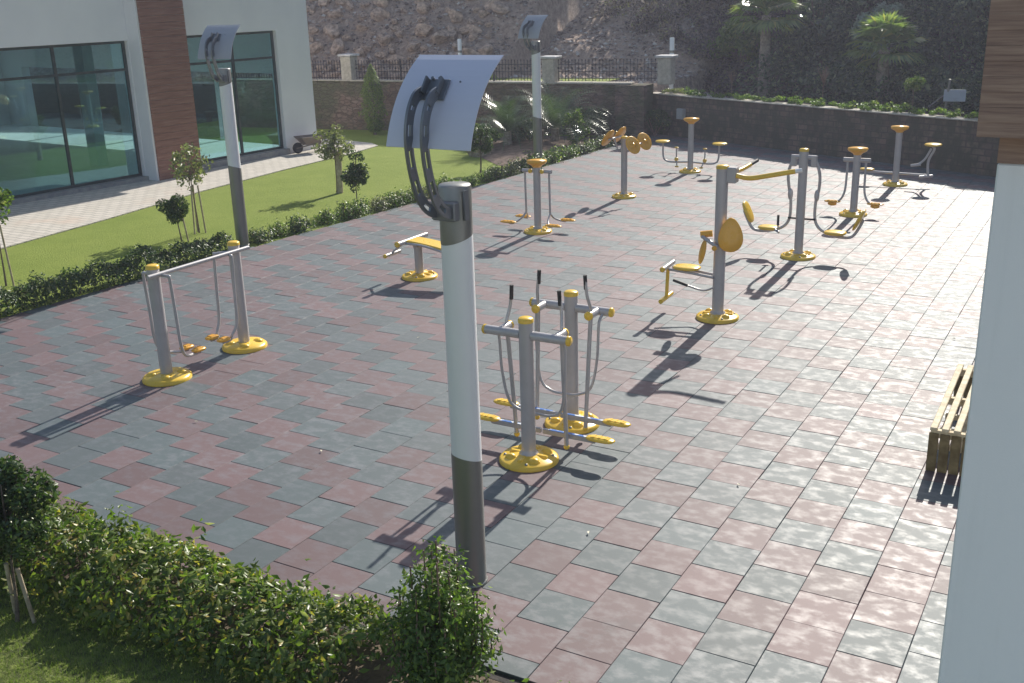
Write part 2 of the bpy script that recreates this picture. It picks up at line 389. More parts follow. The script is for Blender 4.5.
# ================================================================= SETTING
TS = .42
def ground():
    m = MB(); m.add([(-90, -40, -.09), (60, -40, -.09), (60, 90, -.09), (-90, 90, -.09)], [(0, 1, 2, 3)])
    tag(m.build('ground', M['soil']), kind='structure')
    def edge_x(y):  # left edge of the paving
        pts = [(-1.2, -10.1), (2.8, -9.92), (7.7, -9.72), (15.9, -9.12), (21.5, -9.0), (26, -9.0)]
        for (a, b), (c, d) in zip(pts, pts[1:]):
            if y <= c: return b + (d - b) * (y - a) / (c - a)
        return -9.0
    # bed of the paving (joint colour)
    m = MB(); m.add([(-10.15, -1.1, -.022), (9, -1.1, -.022), (9, 26, -.022), (-9.0, 26, -.022), (-9.12, 15.9, -.022), (-9.72, 7.7, -.022)], [(0, 1, 2, 3, 4, 5)])
    joint = two_tone('joint_dirt', (.03, .028, .027), (.07, .06, .055), 20)
    tag(m.build('paving_bed', joint), kind='structure')
    V = []; F = []; A = []
    gap = .0014; bv = .0035
    for i in range(-26, 22):
        for jj in range(-4, 64):
            t0 = jj; j0 = jj - .5 * (i - 1) % 1.0 if False else None
    for i in range(-26, 22):
        off = (0.5 * (i - 1)) % 1.0
        for k in range(-4, 62):
            # joints of column i lie at j = integer - off ; tile spans j0..j0+1
            j0 = k - off; par = int(math.floor(k - off + .5 * (i - 1) + 1e-6)) % 2
            x0, x1, y0, y1 = i * TS, (i + 1) * TS, j0 * TS, (j0 + 1) * TS
            if y1 < -.99 or y0 > 25.4: continue
            y0 = max(y0, -1.03)
            if y1 - y0 < .06: continue
            ex = edge_x((y0 + y1) / 2)
            if x1 < ex + .05: continue
            x0 = max(x0, ex)
            x0 += gap; x1 -= gap; y0 += gap * .9; y1 -= gap * .9
            dx, dy = random.gauss(0, .0010), random.gauss(0, .0010); x0 += dx; x1 += dx; y0 += dy; y1 += dy
            h = random.gauss(0, .0010); tx = random.gauss(0, .0016); ty = random.gauss(.0008, .0018)
            b = len(V)
            zf = lambda x, y: h + (x - x0 - .21) * tx + (y - y0 - .21) * ty
            for q, dz in ((0, -.02), (0, -bv), (bv, 0)):
                for x, y in ((x0 + q, y0 + q), (x1 - q, y0 + q), (x1 - q, y1 - q), (x0 + q, y1 - q)): V.append((x, y, zf(x, y) + dz))
            for r_ in (0, 4):
                for a in range(4):
                    c = (a + 1) % 4; F.append((b + r_ + a, b + r_ + c, b + r_ + 4 + c, b + r_ + 4 + a))
            F.append((b + 8, b + 9, b + 10, b + 11))
            col = (float(par == 0), random.random(), random.random(), 1)
            if random.random() < .03: col = (1 - col[0], col[1], col[2], 1)
            A += [col] * 9
    me = D.meshes.new('paving'); me.from_pydata(V, [], F)
    at = me.color_attributes.new('tile', 'FLOAT_COLOR', 'CORNER')
    arr = []
    for p, c in zip(me.polygons, A): arr += list(c) * p.loop_total
    at.data.foreach_set('color', arr); me.update()
    tag(link_mesh('paving', me, M['tile']), kind='structure')
    # lawns and walkway
    m = MB(); n = 60
    L = [(-40, -40), (-10.1, -40)]
    m.add([(-26, -8, -.03), (-10.12, -8, -.03), (-10.12, -1.1, -.03), (-9.92, 2.8, -.03), (-9.72, 7.7, -.03), (-9.12, 15.9, -.03), (-9.0, 26, -.03), (-26, 26, -.03)], [tuple(range(8))])
    tag(m.build('lawn', M['lawn']), kind='structure')
    m = MB(); m.add([(-10.1, -8, -.03), (9, -8, -.03), (9, -1.1, -.03), (-10.1, -1.1, -.03)], [(0, 1, 2, 3)])
    tag(m.build('front_lawn', M['frontlawn']), kind='structure')
    m = MB(); f = [(-13.3, -2), (-13.7, 3), (-14.1, 5.8), (-14.45, 8.4), (-15.05, 11.8), (-15.35, 15), (-15.5, 18), (-15.75, 19.6), (-16.3, 20.0), (-17.9, 20.3), (-18.5, 20.3), (-18.5, -2)]
    m.add([(x, y, -.026) for x, y in f] + [(x, y, -.006) for x, y in f], [tuple(range(12, 24))] + [(i, (i + 1) % 12, 12 + (i + 1) % 12, 12 + i) for i in range(12)])
    tag(m.build('walkway', M['walk']), kind='structure')
    # bare planting bed around the cycads
    m = MB(); bed = [(-11.5, 18.6), (-10.5, 17.7), (-9.3, 17.0), (-9.1, 23.4), (-13.2, 23.2), (-13.1, 21.3), (-12.4, 19.7)]
    nb = len(bed); V = []
    cx, cy = -11.0, 20.4
    rings = [1, .93, .75, .5, .2]
    for q in rings:
        for x, y in bed: V.append((cx + (x - cx) * q, cy + (y - cy) * q, -.022 + .20 * (1 - q) ** .7))
    F = []
    for r_ in range(len(rings) - 1):
        for i in range(nb): j = (i + 1) % nb; F.append((r_ * nb + i, r_ * nb + j, (r_ + 1) * nb + j, (r_ + 1) * nb + i))
    F.append(tuple((len(rings) - 1) * nb + i for i in range(nb)))
    m.add(V, F, True); tag(m.build('planting_bed_soil', M['bedsoil']), kind='structure')
    m = MB(); m.add([(-6.5, -1.70, -.024), (3.2, -1.75, -.024), (3.2, -1.06, -.024), (-6.5, -1.06, -.024)], [(0, 1, 2, 3)])
    tag(m.build('hedge_bed_soil', M['soil']), kind='structure')
ground()

m = MB(); m.add([(3.3, -16, -.02), (16, -16, -.02), (16, -2.4, -.02), (3.3, -2.4, -.02)], [(0, 1, 2, 3)]); tag(m.build('terrace', M['capstone']), kind='structure')  # unseen pale floor added to bounce sunlight onto the near column
def hill_h(x, y):
    """ground height behind the retaining walls"""
    wl = 24.4 - .46 * (x + 8.6) if x > -9.2 else 24.0 + (x + 9.4) * .14
    d = y - wl
    base = 1.12 - .34 * min(max(d - .9, 0) / 1.2, 1) if x > -9.2 else 1.42
    s = min(max((x + 16) / 13, 0), 1)          # 0 scree side, 1 wooded side
    start = 3.0 + 3.2 * s
    slope = .40 * (1 - s) + .95 * s
    if x < -15.5: slope = .85; start = 2.2
    t = max(d - start, 0)
    z = base + slope * t * (t / (t + 1.4))
    z = min(z, 15 + .05 * t)
    nz = noise.fractal(Vector((x * .45, y * .45, 1.7)), .9, 2, 5)
    return z + nz * .32 * min(t / 2, 1.4)
def hill():
    V = []; F = []
    xs = np.concatenate([np.linspace(-60, -26, 18)[:-1], np.linspace(-26, 8, 150), np.linspace(8, 45, 20)[1:]]); ts = np.concatenate([np.linspace(.32, 14, 60), np.linspace(15, 60, 20)])
    for x in xs:
        wl = 24.4 - .46 * (x + 8.6) if x > -9.2 else 24.0 + (x + 9.4) * .14
        for t in ts: V.append((x, wl + t, hill_h(x, wl + t)))
    n = len(ts)
    for i in range(len(xs) - 1):
        for j in range(n - 1): a = i * n + j; F.append((a, a + n, a + n + 1, a + 1))
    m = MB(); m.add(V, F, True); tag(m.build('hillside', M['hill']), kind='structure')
hill()

# ---- retaining walls
def wall_strip(name, label, p0, p1, h0, h1, th, mat, cap, capm, seg=40):
    t = thing(name, label, 'wall', (p0[0], p0[1], 0))
    d = Vector((p1[0] - p0[0], p1[1] - p0[1], 0)); L = d.length; d.normalize(); nn = Vector((-d.y, d.x, 0))
    if nn.y < 0: nn = -nn
    V = []; F = []
    for i in range(seg + 1):
        s = L * i / seg; h = h0 + (h1 - h0) * i / seg
        for off, z in ((0, -.1), (0, h), (th, h), (th, -.1)):
            q = d * s + nn * off; V.append((q.x, q.y, z))
    for i in range(seg):
        for k in range(3): a = i * 4 + k; F.append((a, a + 4, a + 5, a + 1))
    F += [(0, 1, 2, 3), (seg * 4 + 3, seg * 4 + 2, seg * 4 + 1, seg * 4)]
    m = MB(); m.add(V, F); m.build('masonry', mat, t)
    if cap:
        m = MB(); s = 0.0
        while s < L:
            w = min(random.uniform(.5, .75), L - s); h = h0 + (h1 - h0) * (s + w / 2) / L
            if w > .1:
                c = d * (s + w / 2) + nn * (th / 2 - .03)
                m.box((0, 0, 0), (w - .012, th + .1, cap), Matrix.Translation((c.x, c.y, h + cap / 2 + .002 + random.uniform(0, .006))) @ Matrix.Rotation(math.atan2(d.y, d.x), 4, 'Z'), bev=.01)
            s += w
        m.build('coping', capm, t)
    return t
wall_strip('retaining_wall', 'rough brown stone retaining wall with iron fence on top behind the lawn', (-24.5, 21.9), (-9.45, 24.0), 1.6, 1.5, .32, M['stonewall'], .05, M['pierstone'])
wall_strip('garden_wall', 'dark stained low wall with pale coping closing the far side of the paving', (-9.2, 24.68), (4.6, 18.33), 1.18, 1.18, .3, M['backwall'], .03, M['pierstone'])
m = MB(); m.box((-9.42, 24.1, .75), (.95, .7, 1.5), RM()); o = m.build('corner_pier', M['stonewall']); tag(o, 'broad reddish stone pier where the two retaining walls meet', 'pier')

def pier(x, y, z, label, h=.62, w=.42):
    t = thing('fence_pier', label, 'pier', (x, y, z), group='limestone piers of the iron fence')
    m = MB(); m.box((0, 0, h / 2), (w, w * .95, h), bev=.012)
    for k in range(1, 3): pass
    m.build('shaft', M['pierstone'], t)
    m = MB(); m.box((0, 0, h + .045), (w + .12, w + .1, .07), bev=.015); m.build('cap', M['capstone'], t)
    return t
WL = lambda x: 24.0 + (x + 9.4) * .14
PX = [(-19.15, 'limestone fence pier beside the cypress and the white building'), (-12.08, 'limestone fence pier behind the middle solar lamp'), (-8.52, 'limestone fence pier at the right end of the iron fence')]
for x, lb in PX: pier(x, WL(x) + .16 if x < -9 else 24.42, 1.6 if x < -15 else 1.5, lb, .76)
def fence(x0, x1, label):
    a = Vector((x0, WL(x0) + .16, 1.57)); b = Vector((x1, WL(x1) + .16 if x1 < -9 else 24.4, 1.5)); d = b - a; L = d.length; ang = math.atan2(d.y, d.x)
    t = thing('iron_fence', label, 'fence', a, ang)
    m = MB()
    for z in (.10, .30, .52): m.box((L / 2, 0, z), (L, .022, .022))
    m.build('rail', M['iron'], t)
    m = MB(); n = int(L / .105)
    for i in range(n + 1):
        x = L * i / n; m.box((x, 0, .32), (.016, .016, .60)); m.ell((x, 0, .64), (.018, .018, .035), nu=6, nv=4)
        if i % 2 == 0: m.lathe([(.035, -.006), (.035, .006)], (0, 0, 0), 8, RM(PI / 2, 0, 0, (x, 0, .41)))
    m.build('baluster', M['iron'], t)
    k = max(int(L / 1.6), 1)
    for i in range(1, k):
        m = MB(); m.box((L * i / k, 0, .34), (.05, .05, .72)); m.build('post', M['iron'], t)
fence(-24.4, -19.4, 'short run of black iron fence between the building and the first pier')
fence(-18.9, -12.33, 'long black iron fence panel above the wall behind the lamp reflector')
fence(-11.83, -8.76, 'black iron fence panel between the middle and right piers')
# strip of bright lawn behind the fence
m = MB(); V = []; F = []
for i in range(25):
    x = -16.5 + 5.6 * i / 24
    for k in range(4):
        y = WL(x) + .6 + 2.3 * k / 3; V.append((x, y, hill_h(x, y) + .05))
for i in range(24):
    for k in range(3): a = i * 4 + k; F.append((a, a + 4, a + 5, a + 1))
m.add(V, F, True); tag(m.build('upper_lawn', M['lawn']), kind='structure')

# ---- building on the left
def building():
    ang = math.atan2(-.9964, -.085)
    t = thing('building', 'white rendered building with teal glass bays and a brown wood column', 'building', (-17.14, 18.5, 0), ang)
    # local x = along the facade toward -Y, local y = into the building is +/-; the outward normal is -? (checked below)
    # facade: x from 0 (far corner) to 22 ; outward d -> local y
    sgn = 1 if (Matrix.Rotation(ang, 3, 'Z') @ Vector((0, 1, 0))).x > 0 else -1
    Y = lambda d: sgn * d
    H = 5.2; th = .3
    def bx(m, x0, x1, d0, d1, z0, z1): m.box(((x0 + x1) / 2, Y((d0 + d1) / 2), (z0 + z1) / 2), (x1 - x0, abs(d1 - d0), z1 - z0))
    m = MB()
    bx(m, 0, 1.25, -th, 0, -.1, H)
    for q in (-4, -7, -10.5): bx(m, .05, .25, q, q + .15, -.1, 2.15)
    bx(m, 1.25, 4.35, -th, 0, 3.41, H); bx(m, 4.35, 6.1, -th, 0, -.1, H)
    bx(m, 6.1, 14.2, -th, 0, 3.38, H); bx(m, 14.2, 22, -th, 0, -.1, H)
    bx(m, 0, .3, -1.1, -th, -.1, H); bx(m, 0, .3, -16, -14.4, -.1, H); bx(m, 0, .3, -14.4, -1.1, 2.15, H)  # end wall with a wide opening
    bx(m, .3, 22, -16, -15.7, -.1, .9); bx(m, .3, 22, -16, -15.7, 3.0, H); bx(m, 21.7, 22, -15.7, -th, -.1, .9); bx(m, 21.7, 22, -15.7, -th, 3.0, H)  # open band in the back wall added to let more light inside
    for q in (.3, 4.5, 9, 13.5, 18): bx(m, q, q + .8, -15.99, -15.71, .9, 3.0)
    m.build('wall', M['wall'], t)
    m = MB(); bx(m, .302, 21.69, -15.69, -th - .003, 3.8, 4.0); m.build('ceiling', M['inwall'], t)
    m = MB(); bx(m, .302, 21.69, -15.69, -th - .003, -.05, .06); m.build('floor_slab', M['floor_in'], t)
    for a0, a1, b0, b1 in ((5.2, 5.5, -3.2, -2.8), (9.4, 10.2, -2.9, -2.3), (2.2, 2.5, -5.0, -4.7), (7.2, 7.5, -7, -6.6)):
        m = MB(); bx(m, a0, a1, b0, b1, .062, 3.79); m.build('interior_column', M['inwall'], t)
    m = MB(); bx(m, -.25, 22.2, -16.3, .35, H + .002, H + .25); m.build('roof', M['wall'], t)
    # protruding column: white body with wood facing
    m = MB(); bx(m, 4.72, 6.08, .003, .44, -.1, H); m.build('pilaster', M['wall'], t)
    m = MB(); z = -.02
    while z < H - .05:
        h = .165; bx(m, 4.70, 6.03, .443, .47 + random.uniform(0, .004), z, min(z + h - .006, H)); bx(m, 4.69, 4.716, .02, .468, z, min(z + h - .006, H)); z += h
    m.build('wood_cladding', M['clad'], t)
    def win(x0, x1, z0, z1, muls, tz, lab):
        f = MB(); d = -.14; w = .06
        bx(f, x0, x1, d - .03, d + .03, z0, z0 + w); bx(f, x0, x1, d - .03, d + .03, z1 - w, z1)
        bx(f, x0, x0 + w, d - .028, d + .028, z0 + w, z1 - w); bx(f, x1 - w, x1, d - .028, d + .028, z0 + w, z1 - w)
        for q in muls: bx(f, q - .03, q + .03, d - .032, d + .032, z0 + w + .002, z1 - w - .002)
        bx(f, x0 + w, x1 - w, d - .026, d + .026, tz - .03, tz + .03)
        fo = f.build('window', M['frame'], t); fo['label'] = lab
        p = MB(); bx(p, x0 + .03, x1 - .03, d - .006, d + .002, z0 + .03, z1 - .03); p.build('pane', M['glass'], fo)
        s_ = MB(); bx(s_, x0 - .05, x1 + .05, -.10, .10, -.02, z0 - .003); s_.build('sill', M['sill'], fo)
    win(1.26, 4.34, .15, 3.405, [2.77], 2.69, 'teal glass bay right of the wood column')
    win(6.11, 14.19, .09, 3.375, [8.05, 10.0, 12.1], 2.70, 'wide teal glass bay left of the wood column')
building()

# ---- own building on the right: column and clad beam
def near_column():
    t = thing('building_column', 'pale grey rendered column of the near building with wood-clad beam above', 'column', (3.375, -2.0, 0))
    m = MB(); m.box((.9, .35, 1.80), (1.8, .7, 3.62), bev=.006); m.build('column_shaft', M['pillarwall'], t)
    m = MB(); m.box((.9, .352, 3.6605), (1.802, .71, .097)); 
    for k in range(42):
        z = 3.716 + k * .05; m.box((1.07, .30, z + .025), (2.265, .86 + .004 * (k % 2), .0495))
    m.build('wood_beam', M['clad2'], t)
near_column()

# ================================================================= LAMPS
def lamp(x, y, zl, zu, top, label, rz=0, dz=0.0):
    t = thing('solar_street_lamp', label, 'street lamp', (x, y, 0), rz, 'street lamps with tilted square reflectors')
    R = .112
    m = MB(); m.lathe([(R, -.05), (R, zl)], n=32, shear={(R, zl): .035}); m.build('lower_pole', M['lampsteel'], t)
    m = MB(); m.lathe([(R * .985, zl - .06), (R * .985, zu + .06)], n=32); m.build('light_tube', M['lampwhite'], t)
    m = MB(); m.lathe([(R, zu), (R, top - .012), (R * .93, top), (0, top)], n=32, shear={(R, zu): -.035}); m.build('pole_head', M['lampsteel'], t)
    m = MB(); m.lathe([(R * 1.005, -.02), (R * 1.08, -.02), (R * 1.08, .012), (R * 1.005, .018)], n=24); m.build('base_collar', M['lampsteel'], t)
    # bracket arms
    for sx in (-.06, .06):
        m = MB(); pts = [(sx, -.06, top - .16), (sx + .01, -.20, top - .155), (sx + .025, -.345, top - .05), (sx + .04, -.44, top + .13), (sx + .05, -.485, top + .33 + dz * .4), (sx + .055, -.465, top + .49 + dz * .7), (sx + .06, -.40, top + .60 + dz), (sx + .065, -.315, top + .635 + dz)]; P = [Vector(p) for p in pts]; E = [P[0] * 2 - P[1]] + P + [P[-1] * 2 - P[-2]]; Q = []
        P = [Vector(p) for p in pts]; E = [P[0] * 2 - P[1]] + P + [P[-1] * 2 - P[-2]]; Q = []
        for i in range(1, len(E) - 2):
            a, b, c, d = E[i - 1:i + 3]
            for k in range(6):
                q = k / 6; Q.append(.5 * ((2 * b) + (c - a) * q + (2 * a - 5 * b + 4 * c - d) * q * q + (3 * b - a - 3 * c + d) * q ** 3))
        Q.append(P[-1])
        n = len(Q)
        # flat bar with slots: two rails joined at intervals
        for side in (-1, 1):
            V = []; F = []
            for i, q in enumerate(Q):
                T = (Q[min(i + 1, n - 1)] - Q[max(i - 1, 0)]).normalized(); N = Vector((1, 0, 0)).cross(T)
                c = q + N * .027 * side
                for a, b in ((-1, -1), (1, -1), (1, 1), (-1, 1)): V.append(c + Vector((a * .009, 0, 0)) + N * (b * .0105))
            for i in range(n - 1):
                for a in range(4): b = (a + 1) % 4; F.append((i * 4 + a, i * 4 + b, i * 4 + 4 + b, i * 4 + 4 + a))
            m.add(V, F)
        for i in range(0, n, 6):
            q = Q[i]; T = (Q[min(i + 1, n - 1)] - Q[max(i - 1, 0)]).normalized(); N = Vector((1, 0, 0)).cross(T)
            V = []
            for w in (-.045, .045):
                for a, b in ((-1, -1), (1, -1), (1, 1), (-1, 1)): V.append(q + T * w + Vector((a * .0078, 0, 0)) + N * (b * .024))
            m.add(V, [(0, 1, 2, 3), (7, 6, 5, 4), (0, 4, 5, 1), (1, 5, 6, 2), (2, 6, 7, 3), (3, 7, 4, 0)])
        m.build('arm', M['bracket'], t)
    m = MB(); m.box((0, -.125, top - .16), (.19, .07, .13), bev=.01); m.box((.11, -.04, top - .13), (.012, .05, .2)); m.build('clamp', M['bracket'], t)
    # curved reflector sheet, bulging towards the pole side
    cx = .115; W = .63; A = Vector((cx, -.03, top + .835 + dz)); B = Vector((cx, -.46, top + .30 + dz)); n = 14; V = []; F = []
    ax = (B - A); L = ax.length; T = ax.normalized(); N = Vector((0, T.z, -T.y))  # normal
    if N.y > 0: N = -N
    G_ = []
    for i in range(n + 1):
        u = i / n; p = A + ax * u + N * (.07 * 4 * u * (1 - u)); G_.append(p)
    for off in (0, .006):
        for p in G_:
            for sx in (-.5, .5): V.append((p.x + sx * W, p.y + N.y * off, p.z + N.z * off))
    k = (n + 1) * 2
    for i in range(n):
        a = i * 2; F.append((a, a + 1, a + 3, a + 2)); F.append((k + a, k + a + 2, k + a + 3, k + a + 1)); F.append((a, a + 2, k + a + 2, k + a)); F.append((a + 1, k + a + 1, k + a + 3, a + 3))
    F.append((0, k, k + 1, 1)); F.append((n * 2, n * 2 + 1, k + n * 2 + 1, k + n * 2))
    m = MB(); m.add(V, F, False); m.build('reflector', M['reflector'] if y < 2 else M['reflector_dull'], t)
    mid = G_[6] + N * .01
    Mx = AIM((.075, mid.y, mid.z), N)
    m = MB(); m.box((0, -.02, .008), (.19, .15, .014), Mx, bev=.004)
    for a in (-.055, .055):
        m.box((a, -.01, .035), (.012, .11, .055), Mx)
        for b in (-.05, .05): m.lathe([(.011, .0), (.011, .022)], (a * .5, b, .012), 8, Mx)
    m.build('mounting_plate', M['bracket'], t)
    for a, b in ((.12, -.10), (-.02, .18)):
        m = MB(); q = G_[int((.5 + b) * n)] + N * .008; m.lathe([(.006, 0), (.006, .005)], (0, 0, 0), 8, AIM((cx + a, q.y, q.z), N)); m.build('rivet', M['bracket'], t)
    return t
lamp(-.12, -.15, 1.03, 2.65, 3.02, 'tall round steel lamp post with white light tube and curved reflector in the foreground')
lamp(-9.98, 7.79, 1.42, 2.86, 3.12, 'lamp post with white tube standing in the lawn border before the glass building', math.radians(14), -.12)
lamp(-9.36, 17.88, 1.2, 2.78, 3.07, 'distant lamp post by the cycad bed with reflector seen against the rubble slope', math.radians(-8), -.22)

# ================================================================= GYM MACHINES
YC = 'yellow and grey outdoor gym machines on the paving'
def base(t, r=.285, ry=0):
    m = MB(); m.lathe([(r, .0), (r, .028), (r * .93, .045), (r * .55, .062), (r * .35, .075), (0, .08)], n=36)
    for k in range(4):
        a = PI / 4 + k * PI / 2 + ry; m.ell((math.cos(a) * r * .62, math.sin(a) * r * .62, .052), (.062, .045, .042), RM(), 12, 6)
    for k in range(4):
        a = k * PI / 2 + ry; Mx = Matrix.Rotation(a, 4, 'Z'); m.box((r * .48, 0, .055), (r * .45, .05, .05), Mx, bev=.012)
    m.build('base_cover', M['yellow'], t)
    for k in range(4):
        a = PI / 8 + k * PI / 2 + ry; m = MB(); m.lathe([(.016, 0), (.016, .012), (.010, .018), (0, .018)], (math.cos(a) * r * .80, math.sin(a) * r * .80, .046), 6); m.build('bolt', M['lampsteel'], t)
def post(t, h, r=.068, cap='flat'):
    m = MB(); m.lathe([(r * 1.35, .07), (r * 1.3, .085), (r * 1.02, .10), (r, .13), (r, h)], n=28); m.build('post', M['steel'], t)
    if cap == 'flat':
        m = MB(); m.lathe([(r * 1.06, h - .012), (r * 1.06, h + .016), (r * .9, h + .03), (0, h + .034)], n=28); m.build('post_cap', M['yellow'], t)
    else:
        m = MB(); m.lathe([(r * 1.05, h - .12), (r * 1.4, h - .09), (r * 2.5, h - .048), (r * 2.75, h - .02), (r * 2.7, h + .006), (0, h + .02)], n=28); m.build('post_cap', M['orange'], t)
def pad(t, c, L=.30, W=.12, rz=0, name='foot_pad', mat='yellow', H=.02):
    m = MB(); Mx = RM(0, 0, rz, c)
    m.ell((0, 0, 0), (L / 2, W / 2, H), Mx, 18, 6, .75)
    m.box((0, 0, H * .9), (L * .62, W * .5, .012), Mx, bev=.004)
    for k in (-1, 0, 1): m.box((k * L * .2, 0, H * 1.2), (.02, W * .44, .008), Mx)
    return m.build(name, M[mat], t)
def grip(parent, a, b, r=.019):
    m = MB(); m.tube([a, b], r, 10); return m.build('grip', M['grip'], parent)
def endcap(t, c, axis, r=.047, mat='yellow'):
    m = MB(); m.lathe([(r, -.008), (r, .012), (r * .8, .022), (0, .025)], (0, 0, 0), 16, AIM(c, axis)); m.build('end_cap', M[mat], t)

def walker(x, y, rz, label):
    t = thing('air_walker', label, 'gym machine', (x, y, 0), rz, YC); base(t); post(t, 1.385)
    zb = 1.25
    m = MB(); m.tube([(-.43, 0, zb), (-.06, 0, zb)], .043, 16); m.tube([(.06, 0, zb), (.43, 0, zb)], .043, 16); m.build('crossbar', M['steel'], t)
    endcap(t, (-.435, 0, zb), (-1, 0, 0)); endcap(t, (.435, 0, zb), (1, 0, 0))
    for sx, sw in ((-1, .02), (1, -.01)):
        X = .29 * sx
        m = MB(); m.tube([(X, .03, zb), (X, .19, zb)], .04, 14); m.tube([(X, .15, zb), (X, .18 + sw, .85), (X, .24 + sw * 2, .12)], .021, 10, 4)
        m.tube([(X, .15, zb), (X, .15, zb + .06), (X + .02 * -sx, .19, zb + .20), (X + .04 * -sx, .19, zb + .37)], .016, 10, 5)
        a = m.build('swing_arm', M['steel'], t)
        grip(a, (X + .034 * -sx, .19, zb + .26), (X + .042 * -sx, .188, zb + .40))
        endcap(a, (X, .20, zb), (0, 1, 0), .044); 
        mm = MB(); mm.ell((X, .24 + sw * 2, .105), (.03, .03, .028), nu=12, nv=6); mm.build('end_cap', M['yellow'], a)
        # foot beam half
        yb = .27
        m = MB(); m.box((X * 1.0, yb, .20), (.56, .035, .05), bev=.006); b = m.build('foot_beam', M['steel'], t)
        m = MB(); m.box((X * .97, yb, .226), (.40, .030, .004)); m.build('sticker', M['sticker'], b)
        pad(t, (.62 * sx, yb, .225), .30, .13)
    m = MB(); m.tube([(-.36, .04, zb - .02), (-.36, .12, zb - .10), (-.35, .14, .80), (-.29, .16, .50), (-.15, .18, .41), (0, .19, .40), (.15, .18, .41), (.27, .16, .50), (.32, .14, .80), (.33, .12, zb - .10), (.33, .04, zb - .02)], .0145, 8, 6)
    m.build('hand_rail', M['steel'], t)
walker(-.79, 1.95, 0, 'yellow based air walker with two foot beams, the one nearest the foreground lamp post')
walker(-.82, 2.92, PI, 'air walker facing the nearest one, directly behind it, with yellow capped crossbar ends')

# pair of posts joined by a rail
t = thing('twin_post_stepper', 'two grey posts joined by a handrail with swinging pedals, at the left of the paving', 'gym machine', (-5.74, 2.70, 0), 0, YC)
for k, (yy, s_) in enumerate(((-.65, 1), (.65, -1))):
    sub = thing('x', '', '', (0, yy, 0)); sub.parent = t
    D.objects.remove(sub)
    m = MB(); r = .285; m.lathe([(r, .0), (r, .03), (r * .9, .055), (r * .45, .075), (0, .085)], (0, yy, 0), 36)
    for q in range(4):
        a = PI / 4 + q * PI / 2; m.ell((math.cos(a) * r * .6, yy + math.sin(a) * r * .6, .058), (.075, .055, .042), RM(), 12, 6)
    m.build('base_cover', M['yellow'], t)
    m = MB(); m.lathe([(.072, .02), (.072, 1.35)], (0, yy, 0), 28); m.build('post', M['steel'], t)
    m = MB(); m.lathe([(.077, 1.34), (.077, 1.372), (.06, 1.385), (0, 1.388)], (0, yy, 0), 28); m.build('post_cap', M['yellow'], t)
    for sx in (-1, 1):
        w_ = .215 if s_ > 0 else .15; q_ = .04 if s_ > 0 else .20
        m = MB(); m.tube([(0, yy + s_ * .03, 1.26), (sx * (w_ - .03), yy + s_ * q_, 1.26), (sx * w_, yy + s_ * q_, 1.22), (sx * w_, yy + s_ * (q_ + .02), .80), (sx * w_, yy + s_ * (q_ + .04), .42), (sx * w_ * .85, yy + s_ * (q_ + .12), .27), (sx * .11, yy + s_ * .34, .215), (sx * .10, yy + s_ * .46, .21)], .0185, 10, 5)
        m.build('swing_arm', M['steel'], t)
        pad(t, (sx * .10, yy + s_ * .44, .245), .13, .19, 0, 'foot_pad', 'orange', .022)
m = MB(); m.tube([(.10, -.82, 1.285), (.10, .80, 1.285)], .026, 12)
for yy in (-.65, .65): m.tube([(0, yy, 1.285), (.10, yy, 1.285)], .02, 8)
m.build('handrail', M['steel'], t)

# sit-up board
t = thing('situp_bench', 'low curved sit-up board on a yellow base, partly behind the foreground lamp post', 'gym machine', (-5.68, 7.21, 0), 0, YC); base(t)
m = MB(); m.lathe([(.068, .02), (.068, .50)], n=24); m.build('post', M['steel'], t)
m = MB(); V = []; F = []; n = 14
for i in range(n + 1):
    u = i / n; x = -.10 + .98 * u; z = .60 - .03 * u - .10 * u * u
    for a, b in ((-.17, 0), (-.15, .03), (.15, .03), (.17, 0), (.15, -.015), (-.15, -.015)): V.append((x, a - .06, z + b))
for i in range(n):
    for k in range(6): l = (k + 1) % 6; F.append((i * 6 + k, i * 6 + l, i * 6 + 6 + l, i * 6 + 6 + k))
F += [tuple(range(5, -1, -1)), tuple(n * 6 + k for k in range(6))]
m.add(V, F); m.build('board', M['yellow'], t)
m = MB(); 
for a in (-.235, .115): m.tube([(-.08, a, .585), (.3, a, .57), (.88, a, .455)], .019, 8, 4)
m.tube([(-.02, -.06, .50), (-.02, .0, .50)], .04, 8); m.build('side_rail', M['steel'], t)
m = MB(); m.tube([(-.10, -.40, .60), (-.10, .38, .60)], .04, 14); m.build('knee_roller', M['steel'], t)
endcap(t, (-.10, -.41, .60), (0, -1, 0), .045)
m = MB(); m.tube([(-.12, -.22, .58), (-.28, -.24, .46), (-.33, -.25, .40)], .018, 8, 3); m.tube([(-.33, -.42, .40), (-.33, -.04, .40)], .03, 12); m.build('foot_bar', M['steel'], t)
endcap(t, (-.33, -.43, .40), (0, -1, 0), .032)

